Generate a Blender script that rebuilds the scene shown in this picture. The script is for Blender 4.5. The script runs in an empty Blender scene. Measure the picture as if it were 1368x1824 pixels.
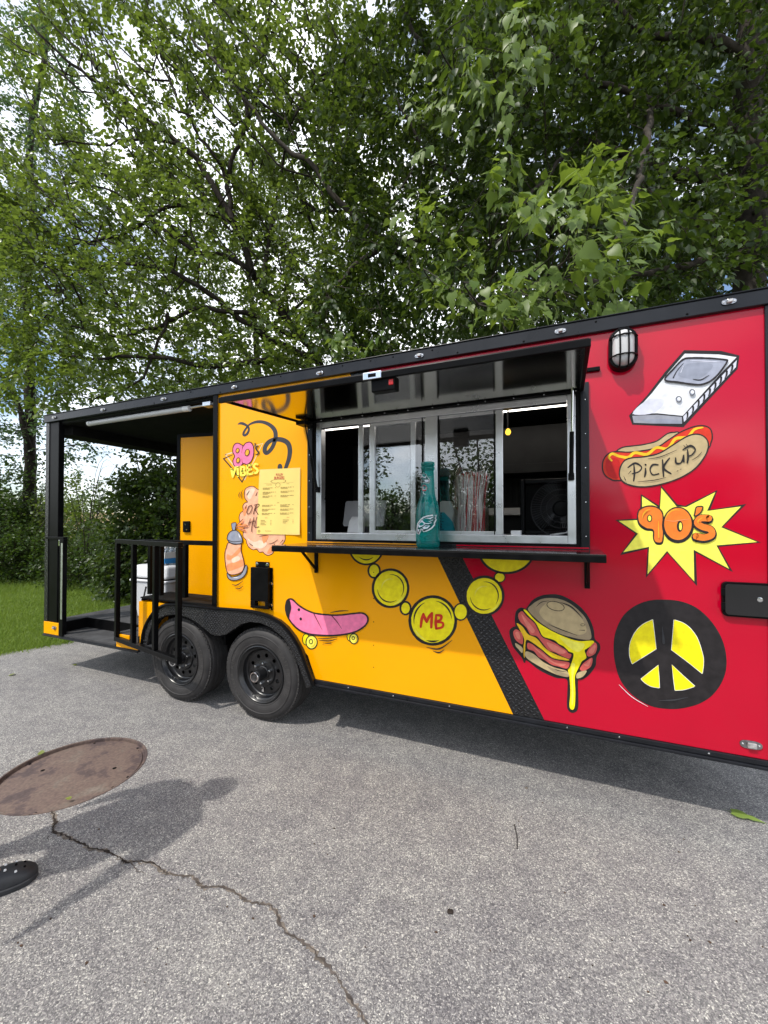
import bpy, bmesh, math, random
import numpy as np
from mathutils import Vector, Matrix
from mathutils.geometry import tessellate_polygon
SC = bpy.context.scene
COL = SC.collection
random.seed(7); RNG = np.random.default_rng(7)
R = math.radians

# ------------------------------------------------------------------ camera
F = 740.0; CX = 684.0; CYO = 919.7; YAW = R(23.8); PIT = R(0.8); D = 2.59; H = 1.545
cam_data = bpy.data.cameras.new('camera'); cam = bpy.data.objects.new('camera', cam_data); COL.objects.link(cam)
cam.location = (0, -D, H); cam.rotation_euler = (R(90) + PIT, 0, YAW)
cam_data.sensor_width = 36.0; cam_data.lens = 36.0 * F / 1824.0
cam_data.shift_y = (CYO - 912.0) / 1824.0
cam_data.clip_start = 0.02; cam_data.clip_end = 2000
SC.camera = cam
# ------------------------------------------------------------------ light
SUN_TO = Vector((0.55, 1.0, -1.65)).normalized()          # the way the sunlight travels
SUN_EL = math.asin(-SUN_TO.z); SUN_AZ = math.atan2(-SUN_TO.x, -SUN_TO.y)
sd = bpy.data.lights.new('sun', 'SUN'); sd.energy = 3.1; sd.angle = R(1.2); sd.color = (1.0, 0.95, 0.87)
sun = bpy.data.objects.new('sun', sd); COL.objects.link(sun); sun.location = (-6, -12, 20)
sun.rotation_euler = SUN_TO.to_track_quat('-Z', 'Y').to_euler()
W = bpy.data.worlds.new('World'); SC.world = W; W.use_nodes = True
nt = W.node_tree; nt.nodes.clear()
def wn(t, **k):
    n = nt.nodes.new(t)
    for a, b in k.items(): setattr(n, a, b)
    return n
sky = wn('ShaderNodeTexSky', sky_type='NISHITA', sun_disc=False, sun_elevation=SUN_EL, sun_rotation=SUN_AZ % (2 * math.pi))
sky.altitude = 100; sky.air_density = 1.0; sky.dust_density = 0.6
tc = wn('ShaderNodeTexCoord')
mp = wn('ShaderNodeMapping'); mp.inputs['Scale'].default_value = (1.0, 1.0, 2.2); mp.inputs['Location'].default_value = (3.1, 0.4, 0.2)
n1 = wn('ShaderNodeTexNoise'); n1.inputs['Scale'].default_value = 2.1; n1.inputs['Detail'].default_value = 9; n1.inputs['Roughness'].default_value = 0.58
r1 = wn('ShaderNodeValToRGB'); r1.color_ramp.elements[0].position = 0.385; r1.color_ramp.elements[1].position = 0.555
n2 = wn('ShaderNodeTexNoise'); n2.inputs['Scale'].default_value = 4.6; n2.inputs['Detail'].default_value = 7
r2 = wn('ShaderNodeValToRGB'); r2.color_ramp.elements[0].color = (8.6, 9.1, 9.9, 1); r2.color_ramp.elements[1].color = (12.5, 12.7, 13.0, 1)
r2.color_ramp.elements[0].position = 0.3; r2.color_ramp.elements[1].position = 0.66
mx = wn('ShaderNodeMix', data_type='RGBA'); bg = wn('ShaderNodeBackground'); out = wn('ShaderNodeOutputWorld')
bg.inputs['Strength'].default_value = 0.15
L = nt.links.new
L(tc.outputs['Generated'], mp.inputs['Vector']); L(mp.outputs[0], n1.inputs['Vector']); L(mp.outputs[0], n2.inputs['Vector'])
L(n1.outputs['Fac'], r1.inputs[0]); L(n2.outputs['Fac'], r2.inputs[0])
L(r1.outputs[0], mx.inputs[0]); L(sky.outputs[0], mx.inputs[6]); L(r2.outputs[0], mx.inputs[7])
L(mx.outputs[2], bg.inputs[0]); L(bg.outputs[0], out.inputs[0])
vs = SC.view_settings; vs.view_transform = 'Standard'; vs.look = 'None'; vs.gamma = 1.0; vs.use_curve_mapping = False
vs.exposure = 0.32
cy = SC.cycles; cy.use_denoising = True; cy.max_bounces = 8; cy.transparent_max_bounces = 16; cy.sample_clamp_indirect = 6.0

# ------------------------------------------------------------------ measuring: pixel of the 1368x1824 photo -> place
cw_, sw_, cp_, sp_ = math.cos(YAW), math.sin(YAW), math.cos(PIT), math.sin(PIT)
FW = Vector((-sw_ * cp_, cw_ * cp_, sp_)); RT = Vector((cw_, sw_, 0)); UP = Vector((sw_ * sp_, -cw_ * sp_, cp_)); EYE = Vector((0, -D, H))
def ray(x, y): return FW + RT * ((x - CX) / F) + UP * ((CYO - y) / F)
def face(x, y, Y=0.0):
    r = ray(x, y); return EYE + r * ((Y + D) / r.y)
def gnd(x, y, Z=0.0):
    r = ray(x, y); return EYE + r * ((Z - H) / r.z)
def atX(x, y, X):
    r = ray(x, y); return EYE + r * (X / r.x)
def atf(x, y, f): return EYE + ray(x, y) * f
def fX(x, y=900, Y=0.0): return face(x, y, Y).x

# ------------------------------------------------------------------ materials
MAT = {}
def nodes_of(name):
    m = bpy.data.materials.new(name); m.use_nodes = True; m.node_tree.nodes.clear(); MAT[name] = m
    return m, m.node_tree
def N(t, kind, **k):
    n = t.nodes.new(kind)
    for a, b in k.items():
        if hasattr(n, a): setattr(n, a, b)
        else: n.inputs[a].default_value = b
    return n
def principled(t, col, rough, spec=0.5, metal=0.0, coat=0.0):
    p = N(t, 'ShaderNodeBsdfPrincipled'); p.inputs['Base Color'].default_value = (*col, 1); p.inputs['Roughness'].default_value = rough
    p.inputs['Specular IOR Level'].default_value = spec; p.inputs['Metallic'].default_value = metal; p.inputs['Coat Weight'].default_value = coat
    p.inputs['Coat Roughness'].default_value = 0.06
    o = N(t, 'ShaderNodeOutputMaterial'); t.links.new(p.outputs[0], o.inputs[0]); return p, o
def mat(name, col, rough=0.5, spec=0.5, metal=0.0, coat=0.0, var=0.08, scale=6.0, bump=0.0, bscale=60.0, rvar=0.0):
    """painted / plain surface: colour broken up by noise, optional fine relief and uneven gloss"""
    if name in MAT: return MAT[name]
    m, t = nodes_of(name); p, o = principled(t, col, rough, spec, metal, coat)
    c = N(t, 'ShaderNodeTexCoord'); ns = N(t, 'ShaderNodeTexNoise', Scale=scale, Detail=6.0)
    t.links.new(c.outputs['Object'], ns.inputs['Vector'])
    if var:
        rp = N(t, 'ShaderNodeValToRGB'); e = rp.color_ramp.elements
        e[0].position = .3; e[1].position = .7
        e[0].color = (*[max(0, v * (1 - var)) for v in col], 1); e[1].color = (*[min(1, v * (1 + var)) for v in col], 1)
        t.links.new(ns.outputs['Fac'], rp.inputs[0]); t.links.new(rp.outputs[0], p.inputs['Base Color'])
    if rvar:
        mr = N(t, 'ShaderNodeMapRange'); mr.inputs['To Min'].default_value = max(0.02, rough - rvar); mr.inputs['To Max'].default_value = rough + rvar
        t.links.new(ns.outputs['Fac'], mr.inputs[0]); t.links.new(mr.outputs[0], p.inputs['Roughness'])
    if bump:
        nb = N(t, 'ShaderNodeTexNoise', Scale=bscale, Detail=4.0); b = N(t, 'ShaderNodeBump', Strength=bump, Distance=0.004)
        t.links.new(c.outputs['Object'], nb.inputs['Vector']); t.links.new(nb.outputs['Fac'], b.inputs['Height']); t.links.new(b.outputs[0], p.inputs['Normal'])
    return m
def emit(name, col, s):
    m, t = nodes_of(name); e = N(t, 'ShaderNodeEmission'); e.inputs[0].default_value = (*col, 1); e.inputs[1].default_value = s
    o = N(t, 'ShaderNodeOutputMaterial'); t.links.new(e.outputs[0], o.inputs[0]); return m
def glass(name, tint, refl, gcol=(1, 1, 1), rough=0.0):
    m, t = nodes_of(name); tr = N(t, 'ShaderNodeBsdfTransparent'); tr.inputs[0].default_value = (*tint, 1)
    g = N(t, 'ShaderNodeBsdfGlossy'); g.inputs[0].default_value = (*gcol, 1); g.inputs['Roughness'].default_value = rough
    lw = N(t, 'ShaderNodeLayerWeight', Blend=0.25); ad = N(t, 'ShaderNodeMath', operation='MULTIPLY_ADD')
    ad.inputs[1].default_value = 0.9; ad.inputs[2].default_value = refl; ad.use_clamp = True
    mxs = N(t, 'ShaderNodeMixShader'); o = N(t, 'ShaderNodeOutputMaterial')
    t.links.new(lw.outputs['Fresnel'], ad.inputs[0]); t.links.new(ad.outputs[0], mxs.inputs[0])
    t.links.new(tr.outputs[0], mxs.inputs[1]); t.links.new(g.outputs[0], mxs.inputs[2]); t.links.new(mxs.outputs[0], o.inputs[0]); return m
def leafmat(name, a, b, trans=0.35, rough=0.38, spec=0.5, tcol=None):
    m, t = nodes_of(name); p, o = principled(t, a, rough, spec)
    ge = N(t, 'ShaderNodeNewGeometry'); rp = N(t, 'ShaderNodeValToRGB'); e = rp.color_ramp.elements
    e[0].color = (*a, 1); e[1].color = (*b, 1); t.links.new(ge.outputs['Random Per Island'], rp.inputs[0]); t.links.new(rp.outputs[0], p.inputs['Base Color'])
    tl = N(t, 'ShaderNodeBsdfTranslucent'); mm = N(t, 'ShaderNodeMix', data_type='RGBA'); mm.inputs[0].default_value = 0.6
    mm.inputs[7].default_value = (*(tcol or (0.20, 0.30, 0.02)), 1)
    t.links.new(rp.outputs[0], mm.inputs[6]); t.links.new(mm.outputs[2], tl.inputs[0])
    ms = N(t, 'ShaderNodeMixShader'); ms.inputs[0].default_value = trans
    t.links.new(p.outputs[0], ms.inputs[1]); t.links.new(tl.outputs[0], ms.inputs[2]); t.links.new(ms.outputs[0], o.inputs[0]); return m
def tread(name, col=(0.012, 0.012, 0.013), rough=0.26):
    """diamond plate: rows of raised lozenges leaning left and right in turn, as relief"""
    m, t = nodes_of(name); p, o = principled(t, col, rough, 0.55); c = N(t, 'ShaderNodeTexCoord')
    def strips(ang, off):
        mpn = N(t, 'ShaderNodeMapping'); mpn.inputs['Rotation'].default_value = (0, ang, 0)
        t.links.new(c.outputs['Object'], mpn.inputs['Vector']); sp = N(t, 'ShaderNodeSeparateXYZ'); t.links.new(mpn.outputs[0], sp.inputs[0])
        res = []
        for o_, k in ((0, 24.0), (2, 56.0)):
            ml = N(t, 'ShaderNodeMath', operation='MULTIPLY_ADD'); ml.inputs[1].default_value = k; ml.inputs[2].default_value = off; t.links.new(sp.outputs[o_], ml.inputs[0])
            fr = N(t, 'ShaderNodeMath', operation='FRACT'); t.links.new(ml.outputs[0], fr.inputs[0])
            sb = N(t, 'ShaderNodeMath', operation='SUBTRACT'); sb.inputs[1].default_value = .5; t.links.new(fr.outputs[0], sb.inputs[0])
            sq = N(t, 'ShaderNodeMath', operation='MULTIPLY'); t.links.new(sb.outputs[0], sq.inputs[0]); t.links.new(sb.outputs[0], sq.inputs[1]); res.append(sq)
        a = N(t, 'ShaderNodeMath', operation='MULTIPLY_ADD'); a.inputs[1].default_value = 1.6; t.links.new(res[1].outputs[0], a.inputs[0]); t.links.new(res[0].outputs[0], a.inputs[2])
        s = N(t, 'ShaderNodeMapRange'); s.inputs['From Min'].default_value = 0.10; s.inputs['From Max'].default_value = 0.04; t.links.new(a.outputs[0], s.inputs[0]); return s
    a, b = strips(R(38), 0.0), strips(R(-38), 0.5)
    mxm = N(t, 'ShaderNodeMath', operation='MAXIMUM'); t.links.new(a.outputs[0], mxm.inputs[0]); t.links.new(b.outputs[0], mxm.inputs[1])
    bp = N(t, 'ShaderNodeBump', Strength=1.0, Distance=0.006); t.links.new(mxm.outputs[0], bp.inputs['Height']); t.links.new(bp.outputs[0], p.inputs['Normal']); return m

# ------------------------------------------------------------------ building helpers
ORG = {}
def link(o, parent=None, org=None):
    COL.objects.link(o); org = Vector(org if org is not None else (0, 0, 0)); ORG[o.name] = org
    if parent is not None:
        o.parent = parent; o.location = org - ORG[parent.name]
    else: o.location = org
    return o
def empty(name, loc=(0, 0, 0), parent=None):
    o = bpy.data.objects.new(name, None); o.empty_display_size = 0.2; return link(o, parent, loc)
def tag(o, label=None, cat=None, group=None, kind=None):
    if label: o['label'] = label
    if cat: o['category'] = cat
    if group: o['group'] = group
    if kind: o['kind'] = kind
    return o
class MB:
    """collects vertices and faces in world coordinates and links them as one mesh object"""
    def __init__(s): s.v = []; s.f = []; s.m = []; s.cur = 0
    def add(s, vs, fs, mi=None):
        b = len(s.v); s.v += [tuple(x) for x in vs]; s.f += [tuple(i + b for i in f) for f in fs]; s.m += [s.cur if mi is None else mi] * len(fs); return s
    def box(s, x0, x1, y0, y1, z0, z1, mi=None):
        v = [(x, y, z) for x in (x0, x1) for y in (y0, y1) for z in (z0, z1)]
        return s.add(v, [(0, 1, 3, 2), (4, 6, 7, 5), (0, 4, 5, 1), (2, 3, 7, 6), (0, 2, 6, 4), (1, 5, 7, 3)], mi)
    def obox(s, c, ax, ay, az, mi=None):
        c, ax, ay, az = map(Vector, (c, ax, ay, az)); v = [c + ax * i + ay * j + az * k for i in (-1, 1) for j in (-1, 1) for k in (-1, 1)]
        return s.add(v, [(0, 1, 3, 2), (4, 6, 7, 5), (0, 4, 5, 1), (2, 3, 7, 6), (0, 2, 6, 4), (1, 5, 7, 3)], mi)
    def bar(s, a, b, w, h=None, side=(0, 1, 0), mi=None):
        a, b = Vector(a), Vector(b); d = (b - a); sd_ = Vector(side); sd_ = (sd_ - d.normalized() * sd_.dot(d.normalized())).normalized(); up = d.cross(sd_).normalized()
        return s.obox((a + b) / 2, d / 2, sd_ * w / 2, up * (h or w) / 2, mi)
    def tube(s, pts, r, n=8, cap=True, mi=None, closed=False):
        pts = [Vector(p) for p in pts]; m = len(pts); rs = r if hasattr(r, '__len__') else [r] * m; vs = []; prev = None
        for i, p in enumerate(pts):
            if closed: t = pts[(i + 1) % m] - pts[i - 1]
            else: t = pts[min(i + 1, m - 1)] - pts[max(i - 1, 0)]
            t = t.normalized() if t.length > 1e-9 else Vector((0, 0, 1))
            a = prev if prev is not None else Vector((0.31, 0.52, 0.79))
            a = a - t * a.dot(t)
            if a.length < 1e-4: a = t.orthogonal()
            a.normalize(); prev = a; b = t.cross(a)
            vs += [p + (a * math.cos(6.28318 * k / n) + b * math.sin(6.28318 * k / n)) * rs[i] for k in range(n)]
        fs = [(i * n + k, i * n + (k + 1) % n, ((i + 1) % m) * n + (k + 1) % n, ((i + 1) % m) * n + k) for i in range(m if closed else m - 1) for k in range(n)]
        if cap and not closed: fs += [tuple(range(n - 1, -1, -1)), tuple(range((m - 1) * n, m * n))]
        return s.add(vs, fs, mi)
    def lathe(s, prof, c=(0, 0, 0), axis='Z', n=24, mi=None):
        """prof: (radius, height) list swept round the axis through c"""
        c = Vector(c); vs = []
        for r, h in prof:
            for k in range(n):
                a = 6.2831853 * k / n; x, y = r * math.cos(a), r * math.sin(a)
                vs.append(c + (Vector((x, y, h)) if axis == 'Z' else Vector((x, h, y)) if axis == 'Y' else Vector((h, x, y))))
        m = len(prof)
        fs = [(i * n + k, i * n + (k + 1) % n, (i + 1) * n + (k + 1) % n, (i + 1) * n + k) for i in range(m - 1) for k in range(n)]
        return s.add(vs, fs, mi)
    def poly(s, pts, mi=None):
        tri = tessellate_polygon([[Vector(p) for p in pts]]); return s.add(pts, [tuple(t) for t in tri], mi)
    def prism(s, pts, ext, mi=None):
        """closed outline extruded by the vector ext"""
        n = len(pts); e = Vector(ext); a = [Vector(p) for p in pts]; tri = tessellate_polygon([a])
        return s.add(a + [p + e for p in a], [tuple(t) for t in tri] + [tuple(i + n for i in reversed(t)) for t in tri] + [(i, (i + 1) % n, n + (i + 1) % n, n + i) for i in range(n)], mi)
    def build(s, name, mats, parent=None, org=None, smooth=False, bev=0.0, seg=2, ang=40, fix=True):
        if not isinstance(mats, (list, tuple)): mats = [mats]
        if org is None:
            a = np.array([tuple(v) for v in s.v]); org = (a.min(0) + a.max(0)) / 2 if parent is not None else Vector((*((a.min(0) + a.max(0)) / 2)[:2], a[:, 2].min()))
        org = Vector(org); me = bpy.data.meshes.new(name)
        me.from_pydata([tuple(Vector(v) - org) for v in s.v], [], s.f)
        for m in mats: me.materials.append(m)
        if len(mats) > 1: me.polygons.foreach_set('material_index', s.m)
        if fix:
            b = bmesh.new(); b.from_mesh(me); bmesh.ops.recalc_face_normals(b, faces=b.faces); b.to_mesh(me); b.free()
        if smooth:
            me.polygons.foreach_set('use_smooth', [True] * len(me.polygons)); me.set_sharp_from_angle(angle=R(ang))
        me.update(); o = bpy.data.objects.new(name, me); link(o, parent, org)
        if bev:
            md = o.modifiers.new('bevel', 'BEVEL'); md.width = bev; md.segments = seg; md.limit_method = 'ANGLE'; md.angle_limit = R(35); md.harden_normals = False
        return o
def P1(name, mats, parent, fn, *a, **k):
    b = MB(); fn(b); return b.build(name, mats, parent, **k)
def copy_obj(o, parent, org):
    c = o.copy(); COL.objects.link(c); ORG[c.name] = Vector(org); c.parent = parent
    c.location = Vector(org) - (ORG[parent.name] if parent else Vector()); return c
def copy_tree(o, org, parent=None):
    c = copy_obj(o, parent, org)
    for ch in o.children: copy_tree(ch, Vector(org) + (ORG[ch.name] - ORG[o.name]), c)
    return c
def smooth_pts(p, closed=True, k=6):
    p = [np.array(q, float) for q in p]; n = len(p); o = []
    rng = range(n) if closed else range(n - 1)
    for i in rng:
        a, b, c, d = (p[i - 1], p[i], p[(i + 1) % n], p[(i + 2) % n]) if closed else (p[max(i - 1, 0)], p[i], p[i + 1], p[min(i + 2, n - 1)])
        for j in range(k):
            t = j / k; o.append(.5 * ((2 * b) + (c - a) * t + (2 * a - 5 * b + 4 * c - d) * t * t + (3 * b - a - 3 * c + d) * t ** 3))
    if not closed: o.append(p[-1])
    return o
# ------------------------------------------------------------------ trailer materials
M_yel = mat('yellow_paint', (0.92, 0.385, 0.0005), 0.18, 0.24, coat=0.05, var=0.02, scale=2.5, bump=.05, bscale=1.6)
M_red = mat('red_paint', (0.49, 0.0002, 0.021), 0.12, 0.34, coat=0.2, var=0.03, scale=2.5, bump=.05, bscale=1.6)
M_blk = mat('black_powder_coat', (0.004, 0.004, 0.0044), 0.34, 0.09, var=0.3, scale=14, rvar=.08)
M_rail = mat('black_trim_metal', (0.011, 0.012, 0.015), 0.30, 0.28, var=0.25, scale=9, rvar=.1, bump=.05, bscale=30)
M_matt = mat('black_rough', (0.008, 0.008, 0.008), 0.75, 0.1, var=0.4, scale=8, bump=.2, bscale=120)
M_mat_floor = mat('grey_floor_mat', (0.05, 0.05, 0.052), 0.85, 0.3, var=0.35, scale=7, bump=.35, bscale=180)
M_tread = tread('diamond_plate')
M_alu = mat('aluminium', (0.70, 0.71, 0.73), 0.30, 0.5, metal=0.9, var=0.1, scale=12, rvar=.1)
M_chr = mat('chrome', (0.75, 0.75, 0.76), 0.12, 0.5, metal=1.0, var=0.05)
M_under = mat('awning_underside_metal', (0.46, 0.45, 0.43), 0.12, 0.5, metal=1.0, var=0.06, scale=3)
M_rub = mat('tyre_rubber', (0.034, 0.032, 0.032), 0.62, 0.35, var=0.35, scale=9, bump=.15, bscale=90, rvar=.1)
M_rim = mat('black_steel_rim', (0.012, 0.012, 0.013), 0.28, 0.5, var=0.3, scale=10)
M_dark = mat('dark_interior_steel', (0.026, 0.026, 0.027), 0.45, 0.4, var=0.3, scale=5)
M_int = mat('interior_wall', (0.022, 0.022, 0.022), 0.5, 0.4, var=0.3, scale=5)
M_white = mat('white_plastic', (0.72, 0.72, 0.71), 0.4, 0.4, var=0.05)
M_opal = mat('opal_diffuser', (0.50, 0.50, 0.50), 0.35, 0.5, var=0.04)
M_lens = mat('clear_lens', (0.40, 0.39, 0.38), 0.15, 0.8, metal=.3, var=0.45, scale=60); M_mkr = mat('dull_chrome', (0.34, 0.34, 0.35), 0.25, 0.5, metal=1.0, var=.3, scale=40)
M_glass = glass('window_glass', (0.90, 0.91, 0.91), 0.145, (.92, .96, 1.0))
M_led = emit('lit_led_tube', (1.0, 0.93, 0.84), 4.5)
M_bulb = emit('lit_bulb', (1.0, 0.60, 0.06), 1.6)

XE, XL, XW0, XW1, XR = -5.07, -2.655, -1.755, 0.115, 0.885
ZB, ZT, ZW0, ZW1 = 0.40, 2.60, 1.345, 2.33
trailer = tag(empty('food_trailer', (-2.1, 1.2, 0)), 'long yellow and red food trailer with painted murals, serving window and black porch', 'food trailer')
def fpt(x, y, Y=0.0): v = face(x, y, Y); return (v.x, Y, v.z)
ya, yb = face(780, 993), face(915, 1275); ra, rb = face(825, 995), face(972, 1287)
def dY(z): return ya.x + (yb.x - ya.x) * (z - ya.z) / (yb.z - ya.z)
def dR(z): return ra.x + (rb.x - ra.x) * (z - ra.z) / (rb.z - ra.z)
arc_out = [(558, 1223), (546, 1190), (535, 1160), (522, 1136), (508, 1118), (494, 1106), (470, 1095), (440, 1088), (388, 1084), (340, 1079), (305, 1077), (290, 1079), (276, 1088), (265, 1103), (256, 1123), (252, 1148)]
arc_in = [(262, 1150), (264, 1132), (270, 1115), (280, 1103), (295, 1096), (315, 1095), (335, 1100), (352, 1110), (366, 1122), (378, 1131), (390, 1133), (403, 1130), (416, 1121), (430, 1112), (446, 1108), (464, 1110), (484, 1119), (503, 1135), (519, 1157), (532, 1186), (546, 1226)]
# ---- side skin, cut round the window
s = 0.004
def skin(b, pts): b.prism([(x, 0, z) for x, z in pts], (0, 0.012, 0))
arcm = [(fpt(x, y)[0], fpt(x, y)[2]) for x, y in arc_out[3:9]]
b = MB()
skin(b, [(XL, ZT), (XL, face(388, 1086).z)] + [p for p in reversed(arcm)] + [(XW0, 0.56), (XW0, ZT)])
skin(b, [(XW0, ZT), (XW0, ZW1), (dY(ZW1), ZW1), (dY(ZT), ZT)])
skin(b, [(XW0, ZW0), (XW0, 0.56), (-1.70, 0.42), (-1.69, ZB), (dY(ZB), ZB), (dY(ZW0), ZW0)])
yel = b.build('yellow_side_panel', M_yel, trailer)
b = MB()
skin(b, [(dY(ZT), ZT), (dY(ZW1), ZW1), (dR(ZW1), ZW1), (dR(ZT), ZT)])
b.build('diamond_plate_strip', M_tread, trailer); b = MB()
skin(b, [(dY(ZW0), ZW0), (dY(ZB), ZB), (dR(ZB), ZB), (dR(ZW0), ZW0)])
b.build('diamond_plate_strip', M_tread, trailer)
b = MB()
skin(b, [(dR(ZT), ZT), (dR(ZW1), ZW1), (XW1, ZW1), (XW1, ZT)])
skin(b, [(dR(ZW0), ZW0), (dR(ZB), ZB), (XW1, ZB), (XW1, ZW0)])
skin(b, [(XW1, ZT), (XW1, ZB), (XR, ZB), (XR, ZT)])
red = b.build('red_side_panel', M_red, trailer)
# ---- body behind the skin
b = MB()
b.box(XL + .004, XW0 + .02, .0125, .06, .86, ZT); b.box(XW1 - .02, .93, .0125, .06, .40, ZT)
b.box(XW0 + .02, XW1 - .02, .0125, .06, ZW1 - .01, ZT); b.box(-1.69, XW1 - .02, .0125, .06, .40, ZW0 + .02)
b.box(XL + .004, .93, 2.38, 2.44, .40, ZT); b.box(.875, .93, .062, 2.378, .40, ZT)
b.build('inner_wall', M_int, trailer)
P1('rear_wall', M_blk, trailer, lambda b: (b.box(XL - .03, XL + .003, -.012, .10, .86, ZT), b.box(XL - .02, XL + .003, .10, 2.43, .50, ZT - .02)), bev=.003)
P1('front_wall', M_blk, trailer, lambda b: b.box(.931, .96, .03, 2.44, .40, ZT), bev=.003)
P1('roof', M_rail, trailer, lambda b: b.box(XE, .96, .022, 2.46, 2.585, 2.668), bev=.004)
P1('ceiling', M_matt, trailer, lambda b: b.box(XE + .02, .92, .024, 2.44, 2.572, 2.584))
P1('floor_frame', M_matt, trailer, lambda b: (b.box(-1.69, .95, .032, 2.44, .365, .50), b.box(-3.6, -1.69, .33, 2.44, .42, .50)))
P1('axle', M_rim, trailer, lambda b: [b.tube([(x, .1, .362), (x, 2.3, .362)], .035, 10) for x in (-2.19, -3.07)])
# ---- rails and trims
rr = P1('roof_rail', M_rail, trailer, lambda b: (b.box(XE - .005, .965, -.026, .0215, 2.598, 2.672), b.box(XE - .008, .968, -.032, .06, 2.6725, 2.680)), bev=.004)
P1('rail_joint', M_rail, rr, lambda b: b.box(-.862, -.858, -.0275, -.0255, 2.6, 2.67))
rs = [P1('rivet', M_blk, rr, lambda b: b.lathe([(0, -.004), (.004, -.0035), (.0065, 0)], (fX(x, y, -.026), -.026, 2.612), 'Y', 8)) for x, y in [(392, 703)]]
for x in (275, 340, 450, 500, 610, 660, 700, 770, 815, 933, 1062, 1225):
    copy_obj(rs[0], rr, (fX(x, 650, -.026), -.028, 2.612 if x % 2 else 2.655))
br = P1('bottom_rail', M_rail, trailer, lambda b: (b.box(-1.70, .962, -.012, .031, .372, .398), b.box(-1.70, .962, -.022, .031, .355, .371)), bev=.003)
for x, y in ((620, 1233), (800, 1263), (1103, 1315), (1263, 1343), (700, 1245), (1010, 1298)):
    v = face(x, y, -.012); P1('rivet', M_chr, br, lambda b: b.lathe([(0, -.003), (.003, -.0025), (.005, 0)], (v.x, -.012, .385), 'Y', 8))
P1('corner_trim', M_rail, trailer, lambda b: b.prism([(XR - .001, -.012, 0.4), (XR + .03, -.014, .4), (XR + .055, -.006, .4), (XR + .075, .015, .4), (XR + .08, .04, .4), (XR - .001, .04, .4)], (0, 0, 2.197)), bev=.003)
for z in (.6, 1.0, 1.4, 1.8, 2.2, 2.52):
    P1('rivet', M_chr, trailer, lambda b: b.lathe([(0, -.003), (.003, -.0025), (.005, 0)], (XR + .022, -.0135, z), 'Y', 8))
P1('end_trim', M_blk, trailer, lambda b: b.box(XL - .031, XL + .018, -.018, -.0125, .84, ZT - .002), bev=.002)
# ---- diamond plate: raised lozenges leaning left and right in turn
M_loz = mat('pale_tread', (.030, .030, .032), .22, .5, var=.4, scale=12)  # lozenges a paler grey than the plate below them
def inpoly(x, z, pts):
    c = False
    for i in range(len(pts)):
        (x0, z0), (x1, z1) = pts[i - 1], pts[i]
        if (z0 > z) != (z1 > z) and x < (x1 - x0) * (z - z0) / (z1 - z0) + x0: c = not c
    return c
def lozenges(parent, pts, Y, sx=.034, sz=.017):
    xs = [p[0] for p in pts]; zs = [p[1] for p in pts]; b = MB(); r = 0; z = min(zs)
    while z < max(zs):
        x = min(xs) + (sx / 2 if r % 2 else 0)
        while x < max(xs):
            if all(inpoly(x + dx, z + dz, pts) for dx, dz in ((-.012, 0), (.012, 0), (0, .006), (0, -.006))):
                a = (R(32) if r % 2 else R(-32)) + random.gauss(0, .04); u = Vector((math.cos(a), 0, math.sin(a))) * .0125; w = Vector((-math.sin(a), 0, math.cos(a))) * .0036; c = Vector((x, Y, z)); h = Vector((0, -.0026, 0))
                b.add([c - u, c + w, c + u, c - w, c - u * .5 + h, c + u * .5 + h], [(0, 4, 1), (4, 5, 2, 1), (0, 3, 4), (3, 2, 5, 4)])
            x += sx
        z += sz; r += 1
    tag(b.build('tread_lozenge', M_loz, parent, fix=False), kind='stuff')
lozenges(trailer, [(dY(ZW0), ZW0 - .005), (dY(ZB), ZB + .004), (dR(ZB), ZB + .004), (dR(ZW0), ZW0 - .005)], -.0004)
# ---- fender
b = MB(); ol = [fpt(x, y, -.05) for x, y in arc_out] + [fpt(x, y, -.05) for x, y in arc_in]
b.prism(ol, (0, .075, 0)); fen = b.build('fender', M_tread, trailer, bev=.003)
lozenges(fen, [(p[0], p[2]) for p in ol], -.0503, .030, .015)
b = MB(); b.tube([fpt(x, y, -.055) for x, y in smooth_pts(arc_out, False, 3)], .013, 8); b.build('fender_lip', M_blk, fen, smooth=True)
b = MB(); b.box(-3.62, -1.68, .31, .34, .20, .83); b.box(-3.60, -1.70, .026, .31, .835, .845); b.box(-3.61, -3.595, .03, .31, .42, .835); b.box(-1.70, -1.685, .03, .31, .36, .835)
b.build('wheel_well', M_matt, trailer)
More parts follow.
